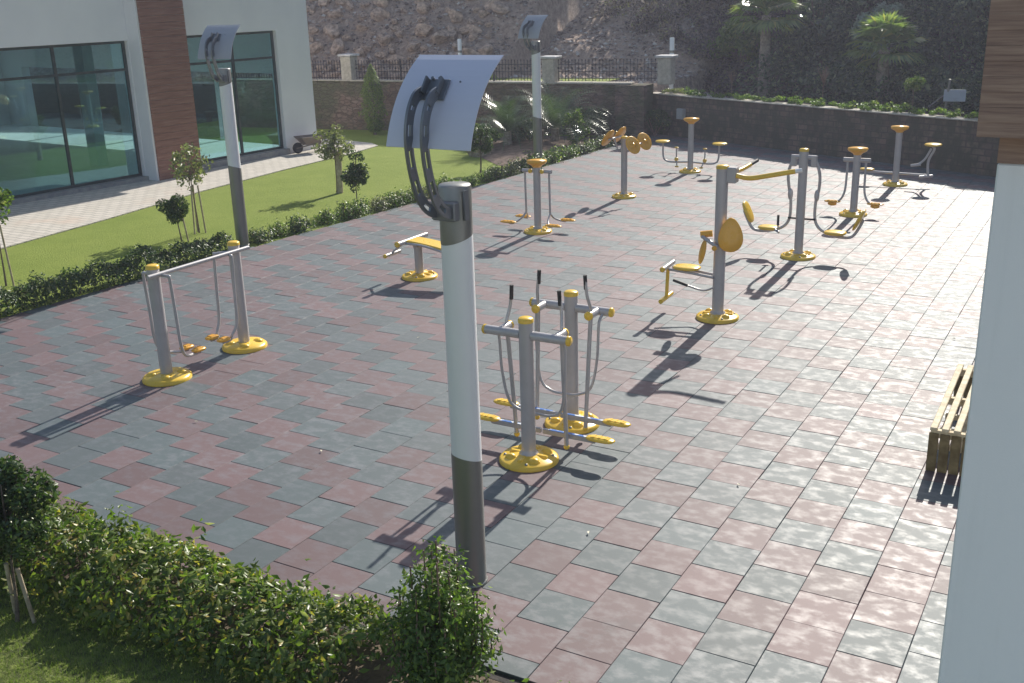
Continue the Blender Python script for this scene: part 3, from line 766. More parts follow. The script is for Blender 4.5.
# two-rod stepper with 4 pads (twist) ------------------------------------
t = thing('four_pad_stepper', 'grey post with yellow mushroom cap and four yellow foot pads near the lawn edge', 'gym machine', (-5.53, 10.84, 0), 0, YC); base(t, .26, .4); post(t, 1.32, .068, 'mush')
m = MB(); m.tube([(-.30, 0, 1.13), (.30, 0, 1.13)], .034, 12); m.build('crossbar', M['steel'], t)
endcap(t, (-.12, -.035, 1.13), (0, -1, 0), .04); endcap(t, (.12, -.035, 1.13), (0, -1, 0), .04)
for sx in (-1, 1):
    m = MB(); X = .25 * sx; m.tube([(X, 0, 1.13), (X, .02, .34)], .02, 10)
    for sy in (-1, 1): m.tube([(X, .02, .36), (X + .03 * sx, sy * .12, .26), (X + .12 * sx, sy * .26, .19), (X + .2 * sx, sy * .28, .19)], .018, 8, 4)
    m.build('swing_arm', M['steel'], t)
    for sy in (-1, 1): pad(t, (sx * .47, sy * .28, .21), .34, .14, 0, 'foot_pad', 'orange')

# surf / single pads ---------------------------------------------------------
t = thing('two_pad_stepper', 'grey post with yellow mushroom cap and two swinging foot pads before the far wall', 'gym machine', (-.66, 14.52, 0), 0, YC); base(t, .26, .4); post(t, 1.27, .068, 'mush')
m = MB(); m.tube([(-.25, .0, 1.05), (.25, 0, 1.05)], .042, 12); m.build('crossbar', M['steel'], t)
for sx in (-1, 1):
    m = MB(); m.tube([(.17 * sx, 0, 1.03), (.17 * sx, -.01, .75), (.185 * sx, -.02, .45), (.26 * sx, -.03, .28), (.38 * sx, -.04, .23)], .021, 10, 4); m.build('swing_arm', M['steel'], t)
    pad(t, (.40 * sx, -.04, .245), .32, .13, 0, 'foot_pad', 'orange'); mm = MB(); mm.ell((.40 * sx, -.04, .20), (.09, .05, .04), nu=12, nv=6); mm.build('pad_mount', M['orange'], t)

# tai chi wheels ---------------------------------------------------------
t = thing('wheel_turner', 'grey post carrying four orange hand wheels at the far left of the machines', 'gym machine', (-5.49, 14.62, 0), 0, YC); base(t, .26); post(t, 1.26)
for sx, X, Z in ((-1, -.24, 1.28), (1, .33, 1.16)):
    m = MB(); m.tube([(.03 * sx, 0, 1.02 if sx < 0 else 1.0), (X * .6, 0, 1.02), (X - .02 * sx, 0, Z - .08), (X - .02 * sx, 0, Z - .03)], .022, 10, 4); m.tube([(X - .03 * sx, -.31, Z - .03), (X - .03 * sx, .31, Z - .03)], .02, 10); m.build('wheel_arm', M['steel'], t)
    for sy in (-1, 1):
        w = MB(); Mx = AIM((X, sy * .30, Z), (.83, -.32, .46) if sx > 0 else (-.83, .1, .5))
        w.lathe([(.0, -.012), (.185, -.014), (.198, 0), (.185, .014), (.13, .008), (.04, .012), (.036, .03), (0, .032)], (0, 0, 0), 26, Mx)
        for k in range(6): a = k * PI / 3; w.box((math.cos(a) * .09, math.sin(a) * .09, .012), (.09, .018, .01), Mx @ Matrix.Rotation(0, 4, 'Z'))
        wo = w.build('hand_wheel', M['orange'], t)
        g = MB(); g.tube([Mx @ Vector((.12, .05, .0)), Mx @ Vector((.12, .05, .06))], .014, 8); g.build('knob', M['yellow'], wo)

# double seated spinner ------------------------------------------------------
t = thing('seated_spinner', 'mushroom capped post with a round seat on a bent arm at each side', 'gym machine', (-5.35, 18.18, 0), 0, YC); base(t, .26, .3); post(t, 1.27, .068, 'mush')
for sx in (-1, 1):
    m = MB(); m.tube([(.05 * sx, 0, .24), (.45 * sx, 0, .22), (.63 * sx, 0, .25), (.70 * sx, 0, .36), (.71 * sx, 0, .68)], .022, 10, 4); m.build('seat_arm', M['steel'], t)
    m = MB(); m.lathe([(0, -.03), (.08, -.028), (.17, -.01), (.18, .01), (.16, .026), (0, .03)], (.72 * sx, 0, .70), 22); m.build('seat', M['yellow'], t)
    m = MB(); X = .36 * sx; m.tube([(X, 0, .24), (X, 0, .56)], .018, 8); m.tube([(X, 0, .30), (X - .05 * sx, -.08, .14)], .016, 8); a = m.build('pedal_crank', M['steel'], t)
    m = MB(); m.ell((X, -.0, .57), (.055, .035, .02)); m.ell((X - .05 * sx, -.09, .13), (.05, .04, .02)); m.ell((X, 0, .29), (.05, .05, .05)); m.build('pedal', M['yellow'], a)

# far right leg machine --------------------------------------------------------
t = thing('pedal_trainer', 'mushroom capped post with long low bar and one raised seat on a V frame', 'gym machine', (-.58, 18.08, 0), 0, YC); base(t, .26, .3); post(t, 1.26, .068, 'mush')
m = MB(); m.tube([(-.80, 0, .27), (.62, 0, .25)], .024, 10); m.tube([(.50, -.10, .22), (.74, .08, .23)], .03, 10); m.build('base_bar', M['steel'], t)
m = MB(); m.tube([(.66, 0, .24), (.64, 0, .55), (.74, 0, .80), (.70, 0, .87)], .028, 10, 4); m.tube([(.68, 0, .82), (.56, 0, .58), (.44, -.03, .48), (.36, -.06, .46)], .024, 10, 4); m.build('seat_frame', M['steel'], t)
m = MB(); m.tube([(.50, -.04, .48), (.30, -.06, .45)], .03, 10); m.build('grip', M['steel'], t)
m = MB(); m.lathe([(0, -.03), (.08, -.03), (.17, -.012), (.18, .01), (.16, .026), (0, .03)], (.71, 0, .90), 22); m.build('seat', M['yellow'], t)
m = MB(); m.ell((-.62, -.02, .32), (.17, .12, .03)); m.build('low_seat', M['yellow'], t)

# chest press, two seats ------------------------------------------------------
t = thing('double_chest_press', 'tall grey post with two curved arms, each carrying a yellow seat and backrest', 'gym machine', (-.69, 10.82, 0), 0, YC); base(t, .28); post(t, 1.73, .07)
m = MB(); m.tube([(-.20, .03, 1.62), (.20, .03, 1.62)], .036, 12); m.box((-.16, .03, 1.56), (.09, .07, .18), bev=.01); m.box((.16, .03, 1.56), (.09, .07, .18), bev=.01); m.build('top_bracket', M['steel'], t)
m = MB(); m.tube([(-.22, .08, .62), (.22, .08, .62)], .016, 8); m.build('link_bar', M['grip'], t)
for sx in (-1, 1):
    yo = .12
    m = MB(); m.tube([(.17 * sx, yo * .4, 1.60), (.25 * sx, yo * .6, 1.36), (.24 * sx, yo, 1.10), (.205 * sx, yo, .95), (.20 * sx, yo, .66), (.26 * sx, yo, .50), (.40 * sx, yo, .41), (.62 * sx, yo, .36), (.80 * sx, yo, .38), (.90 * sx, yo, .52), (.97 * sx, yo, .68)], .024, 12, 5)
    a = m.build('seat_arm', M['steel'], t)
    m = MB(); m.ell((.213 * sx, yo, 1.00), (.042, .042, .10)); m.build('joint_sleeve', M['steel'], a)
    m = MB(); m.ell((.54 * sx, yo, .425), (.18, .15, .035), None, 20, 8, .8); m.build('seat', M['yellow'], t)
    m = MB(); Mx = AIM((.90 * sx, yo, .66), (-.90 * sx, 0, .42)); m.ell((0, 0, 0), (.15, .19, .03), Mx, 20, 8, .75); m.build('backrest', M['yellow'], t)
m = MB(); m.tube([(-.38, -.08, .44), (-.30, -.12, .41)], .02, 8); m.tube([(-.33, -.10, .42), (-.33, -.10, .68)], .014, 8); h = m.build('handle', M['steel'], t); grip(h, (-.33, -.10, .52), (-.33, -.10, .69), .02); 

# multi-station -------------------------------------------------------------
t = thing('multi_station_post', 'tallest grey post with yellow pull levers on top, leg curl seat and yellow back pads', 'gym machine', (-.73, 7.06, 0), 0, YC); base(t, .285, .2); post(t, 2.02, .078)
m = MB(); m.box((.13, .02, 1.93), (.13, .13, .20), bev=.012); m.build('lever_bracket', M['steel'], t)
m = MB(); m.tube([(.19, -.02, 1.93), (.36, .02, 1.90), (.60, .08, 1.94), (.90, .14, 2.00)], .032, 12, 5); a = m.build('pull_lever', M['yellow'], t); m = MB(); m.tube([(.62, .085, 1.945), (.98, .155, 2.015)], .028, 12); m.build('lever_tip', M['lampwhite'], a)
m = MB(); m.tube([(.12, .09, 1.95), (.16, .32, 1.96), (.20, .52, 1.99)], .028, 12, 4); a = m.build('pull_lever', M['yellow'], t); grip(a, (.19, .50, 1.985), (.23, .72, 2.02), .024)
m = MB(); V = []; F = []; Mx = AIM((.17, -.09, 1.17), (.35, -.9, .12)); prof = [(0, .22, .05), (.10, .19, .10)]
ns = 24
def egg(z, k):
    L = []
    for i in range(ns):
        a = 2 * PI * i / ns; x = math.cos(a); y = math.sin(a); w = .155 * (1 - .28 * y); L.append((x * w * k, y * .225 * k, z))
    return L
V = egg(-.02, .92) + egg(-.005, 1) + egg(.012, 1) + egg(.028, .9) + egg(.024, .45)
for r_ in range(4):
    for i in range(ns): j = (i + 1) % ns; F.append((r_ * ns + i, r_ * ns + j, (r_ + 1) * ns + j, (r_ + 1) * ns + i))
F += [tuple(range(ns - 1, -1, -1)), tuple(4 * ns + i for i in range(ns))]
m.add(V, F, True, Mx); m.build('back_pad', M['orange'], t)
m = MB(); m.ell((0, 0, 0), (.10, .17, .03), AIM((-.22, -.05, .90), (-.75, -.55, .2)), 20, 8); m.build('side_pad', M['orange'], t)
m = MB(); m.box((-.14, -.03, 1.06), (.20, .10, .07), RM(0, .25, 0, (0, 0, -.0)), bev=.012); m.tube([(-.24, -.02, 1.10), (.02, -.14, 1.00)], .026, 10); m.build('adjuster', M['steel'], t)
m = MB(); m.tube([(-.27, .0, 1.12), (-.12, .04, 1.14)], .045, 12); m.build('pad_roller', M['orange'], t)
m = MB(); m.ell((-.02, -.16, .99), (.035, .035, .035)); m.build('end_knob', M['orange'], t)
m = MB()
for a in (-.07, .07): m.tube([(-.05, a, .57), (-.35, a, .60), (-.68, a, .62)], .02, 8)
m.build('seat_frame', M['steel'], t)
m = MB(); m.ell((-.45, .0, .655), (.19, .15, .03), None, 20, 8, .8); m.build('seat', M['yellow'], t)
m = MB(); m.tube([(-.72, -.19, .64), (-.72, .19, .66)], .032, 12); m.build('knee_roller', M['steel'], t); endcap(t, (-.72, -.20, .64), (0, -1, 0), .036)
m = MB(); m.tube([(-.72, 0, .62), (-.73, -.01, .22)], .024, 10); m.tube([(-.74, -.20, .19), (-.74, .20, .21)], .032, 12); m.build('leg_lever', M['yellow'], t)
m = MB(); m.tube([(-.05, .02, .42), (-.20, .0, .36), (-.38, -.03, .40), (-.60, -.06, .47)], .014, 8, 5); a = m.build('hand_lever', M['steel'], t); grip(a, (-.42, -.035, .412), (-.62, -.06, .474), .02)

# ================================================================= BENCH, CABINET, BARROW
def bench():
    t = thing('slatted_bench', 'weathered wooden slatted bench on the paving beside the near column', 'bench', (2.545, 3.33, 0), .02)
    L = 1.88; W = .46; H = .42
    for k in range(5):
        m = MB(); m.box((.04 + k * .098, L / 2, H), (.058, L, .032), bev=.005); m.build('seat_slat', M['bench'], t)
    for yy in (.06, L / 2, L - .06):
        m = MB(); m.box((.235, yy, H - .055), (.44, .05, .07)); m.build('cross_rail', M['bench'], t)
    for yy in (.035, L - .035):
        for k in range(5):
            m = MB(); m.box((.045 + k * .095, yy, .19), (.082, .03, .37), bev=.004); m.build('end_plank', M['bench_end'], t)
    for yy in (.35, .75, 1.15, 1.55):
        m = MB(); m.box((.235, yy, .12), (.44, .04, .05)); m.build('lower_rail', M['bench'], t)
    m = MB(); m.box((.235, L / 2, .16), (.05, L - .12, .05)); m.build('stretcher', M['bench'], t)
bench()
t = thing('wall_cabinet', 'small grey electrical cabinet on the face of the far garden wall', 'cabinet', (-7.83, 24.02, .55), -.43)
m = MB(); m.box((0, -.06, .14), (.28, .12, .30), bev=.01); o = m.build('housing', M['boxgrey'], t); m = MB(); m.box((0, -.127, .14), (.23, .01, .25), bev=.003); m.box((.08, -.137, .14), (.02, .01, .05)); m.build('door', M['boxgrey'], t)
def barrow():
    t = thing('wheelbarrow', 'old muddy wheelbarrow parked on the walkway by the building corner', 'wheelbarrow', (-16.75, 17.75, 0), 1.15)
    m = MB(); V = []
    for z, x0, x1, w in ((.24, -.22, .22, .17), (.46, -.40, .34, .28)): V += [(x0, -w, z), (x1, -w, z), (x1, w, z), (x0, w, z)]
    V += [(a[0] * .96, a[1] * .95, a[2] + .012) for a in V]
    F = [(3, 2, 1, 0)] + [(i, (i + 1) % 4, 4 + (i + 1) % 4, 4 + i) for i in range(4)] + [(8, 9, 10, 11)] + [(8 + i, 12 + i, 12 + (i + 1) % 4, 8 + (i + 1) % 4) for i in range(4)] + [(4 + i, 4 + (i + 1) % 4, 12 + (i + 1) % 4, 12 + i) for i in range(4)]
    m.add(V, F); m.build('tray', M['barrow'], t)
    m = MB()
    for s_ in (-1, 1):
        m.tube([(-.48, .05 * s_, .16), (-.1, .16 * s_, .23), (.3, .22 * s_, .27), (.72, .26 * s_, .50)], .016, 8, 3)
        m.tube([(.14, .19 * s_, .25), (.20, .2 * s_, .01), (.34, .2 * s_, .01), (.42, .22 * s_, .32)], .014, 8)
    m.build('frame', M['barrow'], t)
    for s_ in (-1, 1): grip(t, (.62, .25 * s_, .44), (.76, .262 * s_, .52), .021)
    m = MB(); Mx = RM(PI / 2, 0, 0, (-.42, 0, .16)); m.lathe([(.10, -.035), (.15, -.03), (.16, 0), (.15, .03), (.10, .035)], (0, 0, 0), 20, Mx); w = m.build('wheel', M['tyre'], t)
    m = MB(); m.lathe([(.10, -.02), (.10, .02)], (0, 0, 0), 16, Mx); m.build('rim', M['barrow'], w)
barrow()
# lamp stubs on the upper level behind
for x, y, lb in ((-16.3, 25.2, 'slim white lamp stub standing behind the fence above the reflector'), (-8.75, 25.4, 'short white post standing just behind the right fence pier')):
    z = hill_h(x, y); m = MB(); m.lathe([(.07, 0), (.07, 2.78 - z), (.05, 2.80 - z)], n=14); t = thing('terrace_light', lb, 'lamp', (x, y, z), 0, None); m.build('pole', M['lampwhite'], t)
    m = MB(); m.lathe([(.075, 2.35 - z), (.075, 2.42 - z)], n=14); m.build('collar', M['lampsteel'], t)
t = thing('leaning_panel_light', 'small light with a tilted pale panel leaning beside its stake on the wall top', 'lamp', (-.35, 22.2, 1.15))
m = MB(); m.tube([(.05, 0, 0), (.10, 0, .78)], .03, 8); m.tube([(-.35, 0, .1), (.02, 0, .42)], .014, 8); m.build('post', M['lampsteel'], t)
m = MB(); m.box((0, 0, 0), (.50, .34, .02), AIM((.25, -.06, .40), (.1, -.75, .62)), bev=.004); m.box((0, 0, .013), (.26, .18, .008), AIM((.25, -.06, .40), (.1, -.75, .62))); m.build('panel', M['boxgrey'], t)

# ================================================================= BOULDERS / SCREE
def rock_mesh(name, seed, sub=3):
    import bmesh
    bm = bmesh.new(); bmesh.ops.create_icosphere(bm, subdivisions=sub, radius=1)
    rr = random.Random(seed); planes = [(Vector((rr.gauss(0, 1), rr.gauss(0, 1), rr.gauss(0, 1))).normalized(), rr.uniform(.55, .85)) for _ in range(11)]
    for v in bm.verts:
        p = v.co.normalized() * 1.0
        for nrm, dd in planes:
            k = p.dot(nrm)
            if k > dd: p -= nrm * (k - dd)
        p *= 1 + .10 * noise.noise(p * 2.5 + Vector((seed, 0, 0))); v.co = p
    me = D.meshes.new(name); bm.to_mesh(me); bm.free(); return me
RK = [rock_mesh('boulder_shape_%d' % i, i * 3.7 + 1) for i in range(7)]
for r_ in RK: r_.materials.append(M['rock'])
looks = ['squat', 'angular', 'broad', 'upright', 'flat topped', 'rounded', 'chunky']
cnt = 0; R = random.Random(5); placed = []
def put_rock(x, y, s, label, grp, mat=None, z=None, sc=None):
    global cnt
    o = D.objects.new('boulder', RK[cnt % 7]); COL.objects.link(o)
    zz = hill_h(x, y) if z is None else z
    o.location = (x, y, zz + s * .22); o.scale = sc or (s * R.uniform(.85, 1.25), s * R.uniform(.8, 1.1), s * R.uniform(.6, .9)); o.rotation_euler = (R.uniform(-.4, .4), R.uniform(-.4, .4), R.uniform(0, 6.28))
    tag(o, label, 'boulder', grp); cnt += 1; return o
tries = 0
while len(placed) < 230 and tries < 9000:
    tries += 1
    x = R.uniform(-26.5, -16.2); w = WL(x); y = w + R.uniform(1.4, 8.8); s = R.uniform(.14, .44)
    if x > -18.2 and R.random() < (x + 18.2) * .4: continue
    if any((x - a) ** 2 + (y - b) ** 2 < ((s + c) * .62) ** 2 for a, b, c in placed): continue
    placed.append((x, y, s)); put_rock(x, y, s, 'grey brown boulder in the heap on the slope behind the iron fence', 'boulders heaped on the slope above the fence')
o = put_rock(-11.75, 18.95, .42, 'round pale boulder on the bed edge between the small tree and the cycads', None, z=-.05, sc=(.42, .36, .36)); o.data = RK[5].copy(); o.data.materials.clear(); o.data.materials.append(M['boulder'])
# loose stones: one mass
V = []; F = []; rs = rng
def octa(c, s):
    b = len(V)
    for d in ((1, 0, 0), (0, 1, 0), (-1, 0, 0), (0, -1, 0), (0, 0, 1), (0, 0, -1)):
        k = rs.uniform(.5, 1.2, 3) * s; V.append((c[0] + d[0] * k[0] + rs.normal() * s * .2, c[1] + d[1] * k[1] + rs.normal() * s * .2, c[2] + d[2] * k[2] * .7))
    for a in range(4): n_ = (a + 1) % 4; F.append((b + a, b + n_, b + 4)); F.append((b + n_, b + a, b + 5))
for _ in range(13000):
    x = rs.uniform(-26, -7); y = WL(min(x, -9.2)) + rs.uniform(1.3, 16)
    if x > -12 and rs.random() < .7 * (x + 12) / 5: continue
    octa((x, y, hill_h(x, y) + .01), rs.uniform(.02, .11) * (1.5 if rs.random() < .08 else 1))
me = D.meshes.new('rubble'); me.from_pydata(V, [], F); me.update(); s = NT('rubble_stone'); g = s.n('ShaderNodeNewGeometry')
s.set(Base_Color=s.ramp(g.outputs['Random Per Island'], [(0, (.14, .105, .09)), (.6, (.32, .26, .23)), (.9, (.5, .45, .42)), (1, (.72, .70, .68))]), Roughness=.9)
tag(link_mesh('loose_rubble', me, s.m), 'loose pale stones scattered over the earth slope', 'rubble', kind='stuff')

# ================================================================= PLANTS
def hedge(name, label, path, w, h, n, size, mat, seed=0):
    t = thing(name, label, 'hedge', (path[0][0], path[0][1], 0))
    P = []; Nn = []; segs = []; tot = 0
    for a, b in zip(path, path[1:]): l = math.dist(a[:2], b[:2]); segs.append((a, b, l)); tot += l
    for _ in range(n):
        q = rng.uniform(0, tot)
        for a, b, l in segs:
            if q <= l: break
            q -= l
        u = q / l; cx = a[0] + (b[0] - a[0]) * u; cy = a[1] + (b[1] - a[1]) * u; hh = (a[2] + (b[2] - a[2]) * u)
        th = rng.uniform(0, PI); k = rng.uniform(.55, 1.0) ** .5
        nz = noise.noise(Vector((cx * 2.3, cy * 2.3, seed))) * .5 + noise.noise(Vector((cx * 6, cy * 6, seed + 4))) * .45
        H = hh * (1 + nz); W = w * (1 + nz * .5)
        dx, dy = (b[0] - a[0]) / l, (b[1] - a[1]) / l
        off = math.cos(th) * W / 2 * k; z = .02 + math.sin(th) ** .7 * H * k * rng.uniform(.75, 1.08)
        P.append((cx - dy * off - path[0][0], cy + dx * off - path[0][1], z)); Nn.append((-dy * math.cos(th), dx * math.cos(th), math.sin(th) + .3))
    leaves('foliage', P, size, mat, t, np.array(Nn), .48, .7)
    m = MB()
    for i in range(int(tot * 9)):
        q = rng.uniform(0, tot)
        for a, b, l in segs:
            if q <= l: break
            q -= l
        u = q / l; x = a[0] + (b[0] - a[0]) * u - path[0][0]; y = a[1] + (b[1] - a[1]) * u - path[0][1]; hh = a[2]
        m.tube([(x, y, -.03), (x + rng.normal() * .05, y + rng.normal() * .08, hh * .5), (x + rng.normal() * .1, y + rng.normal() * .14, hh * .9)], .006, 4)
    m.build('stems', M['trunk'], t); return t
hedge('front_hedge', 'leafy low hedge with reddish tips along the near edge of the paving', [(-6.3, -1.42, .38), (-4.2, -1.44, .37), (-3.0, -1.48, .35), (-2.0, -1.48, .31), (-.9, -1.48, .29), (-.1, -1.50, .31)], .95, .5, 14000, .070, M['leaf_hedge'], 2)
t = D.objects['front_hedge']
P = []; Nn = []
for q in range(80):
    x = -6.2 + 6.2 * rng.random(); y = -1.42 + rng.normal() * .16; H = rng.uniform(.30, .56); lx, ly = x + 6.3, y + 1.40
    for j in range(24): u = rng.uniform(.3, 1); d = rng.normal(size=3) * .045; P.append((lx + d[0], ly + d[1], H * u + d[2])); Nn.append((d[0] * 8, d[1] * 8, 1))
leaves('foliage', P, .072, M['leaf_mid'], t, np.array(Nn), .42, .6)
hedge('border_hedge', 'dark green low hedge between the lawn and the left edge of the paving', [(-10.25, -.8, .38), (-10.1, 2.8, .36), (-9.95, 5.2, .36), (-9.92, 7.35, .34)], .55, .36, 15000, .06, M['leaf_dark'], 5)

def sprigs(t, c, r, h, n, size, mat, k=26):
    """upright shoots covered with leaves"""
    m = MB(); P = []; Nn = []
    for i in range(k):
        a = rng.uniform(0, 2 * PI); q = rng.uniform(0, 1) ** .5 * r
        x1, y1 = c[0] + math.cos(a) * q, c[1] + math.sin(a) * q
        H = h * (1 - .55 * (q / r) ** 2) * rng.uniform(.62, 1.08)
        p0 = Vector((c[0] + math.cos(a) * q * .25, c[1] + math.sin(a) * q * .25, 0)); p2 = Vector((x1, y1, H)); p1 = (p0 + p2) / 2 + Vector((math.cos(a) * .3 * q, math.sin(a) * .3 * q, 0))
        m.tube([p0, p1, p2], .0055, 4, 3)
        for j in range(n // k):
            u = rng.uniform(.12, 1.0); p = p0 * (1 - u) ** 2 + p1 * 2 * u * (1 - u) + p2 * u * u
            d = rng.normal(size=3) * size * 1.35 * (1.15 - .6 * u) * 1.2; P.append((p.x + d[0], p.y + d[1], max(p.z + d[2] * .7, .01))); Nn.append((d[0], d[1], abs(d[2]) + size))
    Nn = np.array(Nn) / size * .6
    m.build('stems', M['twig'], t); leaves('foliage', P, size, mat, t, Nn, .5, .6)
t = thing('rounded_bush', 'dense glossy green bush in front of the foreground lamp post', 'bush', (.40, -1.33, 0))
sprigs(t, (0, 0), .33, .98, 9000, .046, M['leaf_bush'], 60)
t = thing('low_sprig', 'low yellow-green sprigs at the bottom edge beside the paving', 'bush', (1.14, -1.42, 0))
sprigs(t, (0, 0), .30, .24, 900, .045, M['leaf_mid'], 20)

# border plants beyond the first lamp: individuals
protos = []
for i in range(5):
    t = thing('border_shrub', 'x', 'shrub', (0, 0, 0), 0, 'low shrubs spaced along the left edge of the paving')
    sprigs(t, (0, 0), .24, .36, 620, .062, [M['leaf_mid'], M['leaf_dark'], M['leaf_mid'], M['leaf_pale'], M['leaf_dark']][i], 16); protos.append(t)
desc = ['bright green low shrub', 'dark green low shrub', 'leafy green low shrub', 'pale spotted low shrub', 'deep green low shrub']
def edge_y(y): return -9.72 + (y - 7.7) * .0732 if y < 15.9 else -9.12 + (y - 15.9) * .021
y = 8.2; i = 0; firsts = [True] * 5
while y < 22.6:
    k = R.choice([0, 1, 2, 3, 4, 0, 2]); x = edge_y(y) - .27 + R.uniform(-.05, .05)
    if not (7.6 < y < 8.0):
        if firsts[k]: o = protos[k]; firsts[k] = False
        else: o = copy_tree(protos[k])
        o.location = (x, y, -.02); o.rotation_euler = (0, 0, R.uniform(0, 6)); sc = R.uniform(.75, 1.2); o.scale = (sc, sc, sc * R.uniform(.8, 1.1))
        where = 'between the lamp post and the young trees' if y < 11 else ('beside the sunlit lawn' if y < 16.2 else 'beside the cycad bed')
        o['label'] = desc[k] + ' in the paving border ' + where
    y += R.uniform(.36, .62) if not 9.0 < y < 9.4 else .8; i += 1
for k in range(5):
    if firsts[k]:
        protos[k].location = (-9.35, 22.2 - k * .3, -.02); protos[k]['label'] = desc[k] + ' in the paving border beside the cycad bed'

def sapling(name, label, x, y, trunk_h, cc, cr, n, size, mat, stakes=0, clumps=14, tr=.018, crr=.4, zb=-.03, sm='stake'):
    t = thing(name, label, 'tree', (x, y, zb))
    m = MB(); top = cc[2] + cr[2] * .5
    m.tube([(0, 0, 0), (cc[0] * .3 + .01, cc[1] * .3, trunk_h * .5), (cc[0], cc[1], top)], lambda u: tr * (1 - .65 * u), 7, 5)
    P, Nn = crown_pts(n, cc, cr, clumps, crr)
    for q in range(clumps):
        e = P[q * (n // clumps)]; b = Vector((cc[0], cc[1], trunk_h + (cc[2] - trunk_h) * rng.uniform(.0, .8))); m.tube([b, (b + Vector(e)) / 2 + Vector((0, 0, .02)), e], tr * .3, 4, 2)
    m.build('trunk', M['trunk'], t); leaves('crown', P, size, mat, t, Nn, .5, .9)
    for k in range(stakes):
        a = k * 2.2 + .4; d = (math.cos(a) * .13, math.sin(a) * .13)
        m = MB(); m.tube([(d[0], d[1], 0), (d[0] * .6, d[1] * .6, trunk_h * 1.05)], .016, 7); m.build('stake', M[sm], t)
    return t
sapling('young_tree', 'staked young tree cut by the left edge of the photo', -11.6, 4.1, .95, (.02, 0, 1.40), (.36, .36, .50), 1700, .075, M['leaf_mid'], 1, 16)
sapling('young_tree', 'short dark ball-headed young tree by the border hedge', -11.38, 7.64, .42, (-.12, 0, .66), (.31, .30, .33), 2100, .055, M['leaf_dark'], 1, 14)
sapling('young_tree', 'thin pale-leaved young tree held by three wooden stakes', -11.65, 8.35, .88, (-.12, .02, 1.32), (.52, .46, .48), 620, .085, M['leaf_pale'], 3, 24, crr=.32)
sapling('young_tree', 'pale-leaved young tree tied to a thick wooden post on the lawn', -11.84, 12.8, .75, (.02, .0, 1.12), (.52, .48, .46), 1100, .08, M['leaf_pale'], 0, 26, crr=.28)
m = MB(); m.tube([(0, 0, -.03), (.02, .01, .92)], .075, 10); o = m.build('wooden_post', M['stake']); o.location = (-11.80, 12.86, 0); tag(o, 'thick rough wooden post supporting the pale-leaved young tree', 'post')
sapling('young_tree', 'small dark green young tree right of the wooden post', -10.25, 11.5, .45, (0, 0, .82), (.36, .34, .44), 1700, .075, M['leaf_dark'], 0, 26, crr=.30)
sapling('young_tree', 'dense ball-headed small tree on the lawn below the reflector', -10.25, 16.5, .42, (.03, 0, .80), (.33, .33, .36), 2600, .06, M['leaf_dark'], 0, 18, .03)
sapling('young_tree', 'staked shrub-like young tree in the near left corner lawn', -2.80, -2.12, .42, (-.14, .16, .80), (.46, .38, .40), 5200, .052, M['leaf_dark'], 2, 30, crr=.30)
# cypress
t = thing('cypress', 'slender green cypress against the stone retaining wall', 'tree', (-17.55, 21.85, -.03))
P = []; Nn = []
for _ in range(5200):
    z = rng.uniform(0, 1); r_ = .42 * (math.sin(PI * min(z * .92 + .08, 1)) ** .7) * (1 - .35 * z); a = rng.uniform(0, 2 * PI); k = rng.uniform(.5, 1) ** .5 * (1 + .7 * noise.noise(Vector((math.cos(a) * 2, math.sin(a) * 2, z * 9))))
    P.append((math.cos(a) * r_ * k, math.sin(a) * r_ * k, .10 + z * 2.1)); Nn.append((math.cos(a), math.sin(a), 1.2))
leaves('crown', P, .085, M['leaf_cyp'], t, np.array(Nn), .3, .5); m = MB(); m.tube([(0, 0, 0), (0, 0, 1.9)], lambda u: .05 * (1 - .8 * u), 8, 0); m.build('trunk', M['trunk'], t)
# shrubs near the bed
def shrub(label, x, y, r, h, n, size, mat, z=0.05):
    t = thing('garden_shrub', label, 'shrub', (x, y, z)); P, Nn = crown_pts(n, (0, 0, h * .55), (r, r, h * .5), 16, .42); P[:, 2] = np.maximum(P[:, 2], .02)
    leaves('foliage', P, size, mat, t, Nn, .5, .9); m = MB()
    for k in range(7): a = k * .9; m.tube([(0, 0, 0), (math.cos(a) * r * .6, math.sin(a) * r * .6, h * .7)], .012, 5)
    m.build('stems', M['twig'], t)
shrub('yellow-green shrub at the right of the cycads before the dark wall', -9.85, 21.0, .42, .95, 1500, .085, M['leaf_mid'])
shrub('dark low shrub behind the pale boulder', -12.6, 20.4, .65, .62, 2200, .08, M['leaf_dark'], 0)
shrub('dark rounded shrub between the boulder and the middle lamp post', -11.6, 20.9, .60, .75, 1900, .08, M['leaf_dark'])
shrub('dim ivy-like shrub against the wall left of the corner pier', -10.6, 23.2, .7, .9, 2000, .09, M['leaf_dark'], 0)
shrub('dark climbing shrub at the foot of the far garden wall by the cabinet', -8.7, 24.05, .55, .75, 1400, .09, M['leaf_dark'], 0)
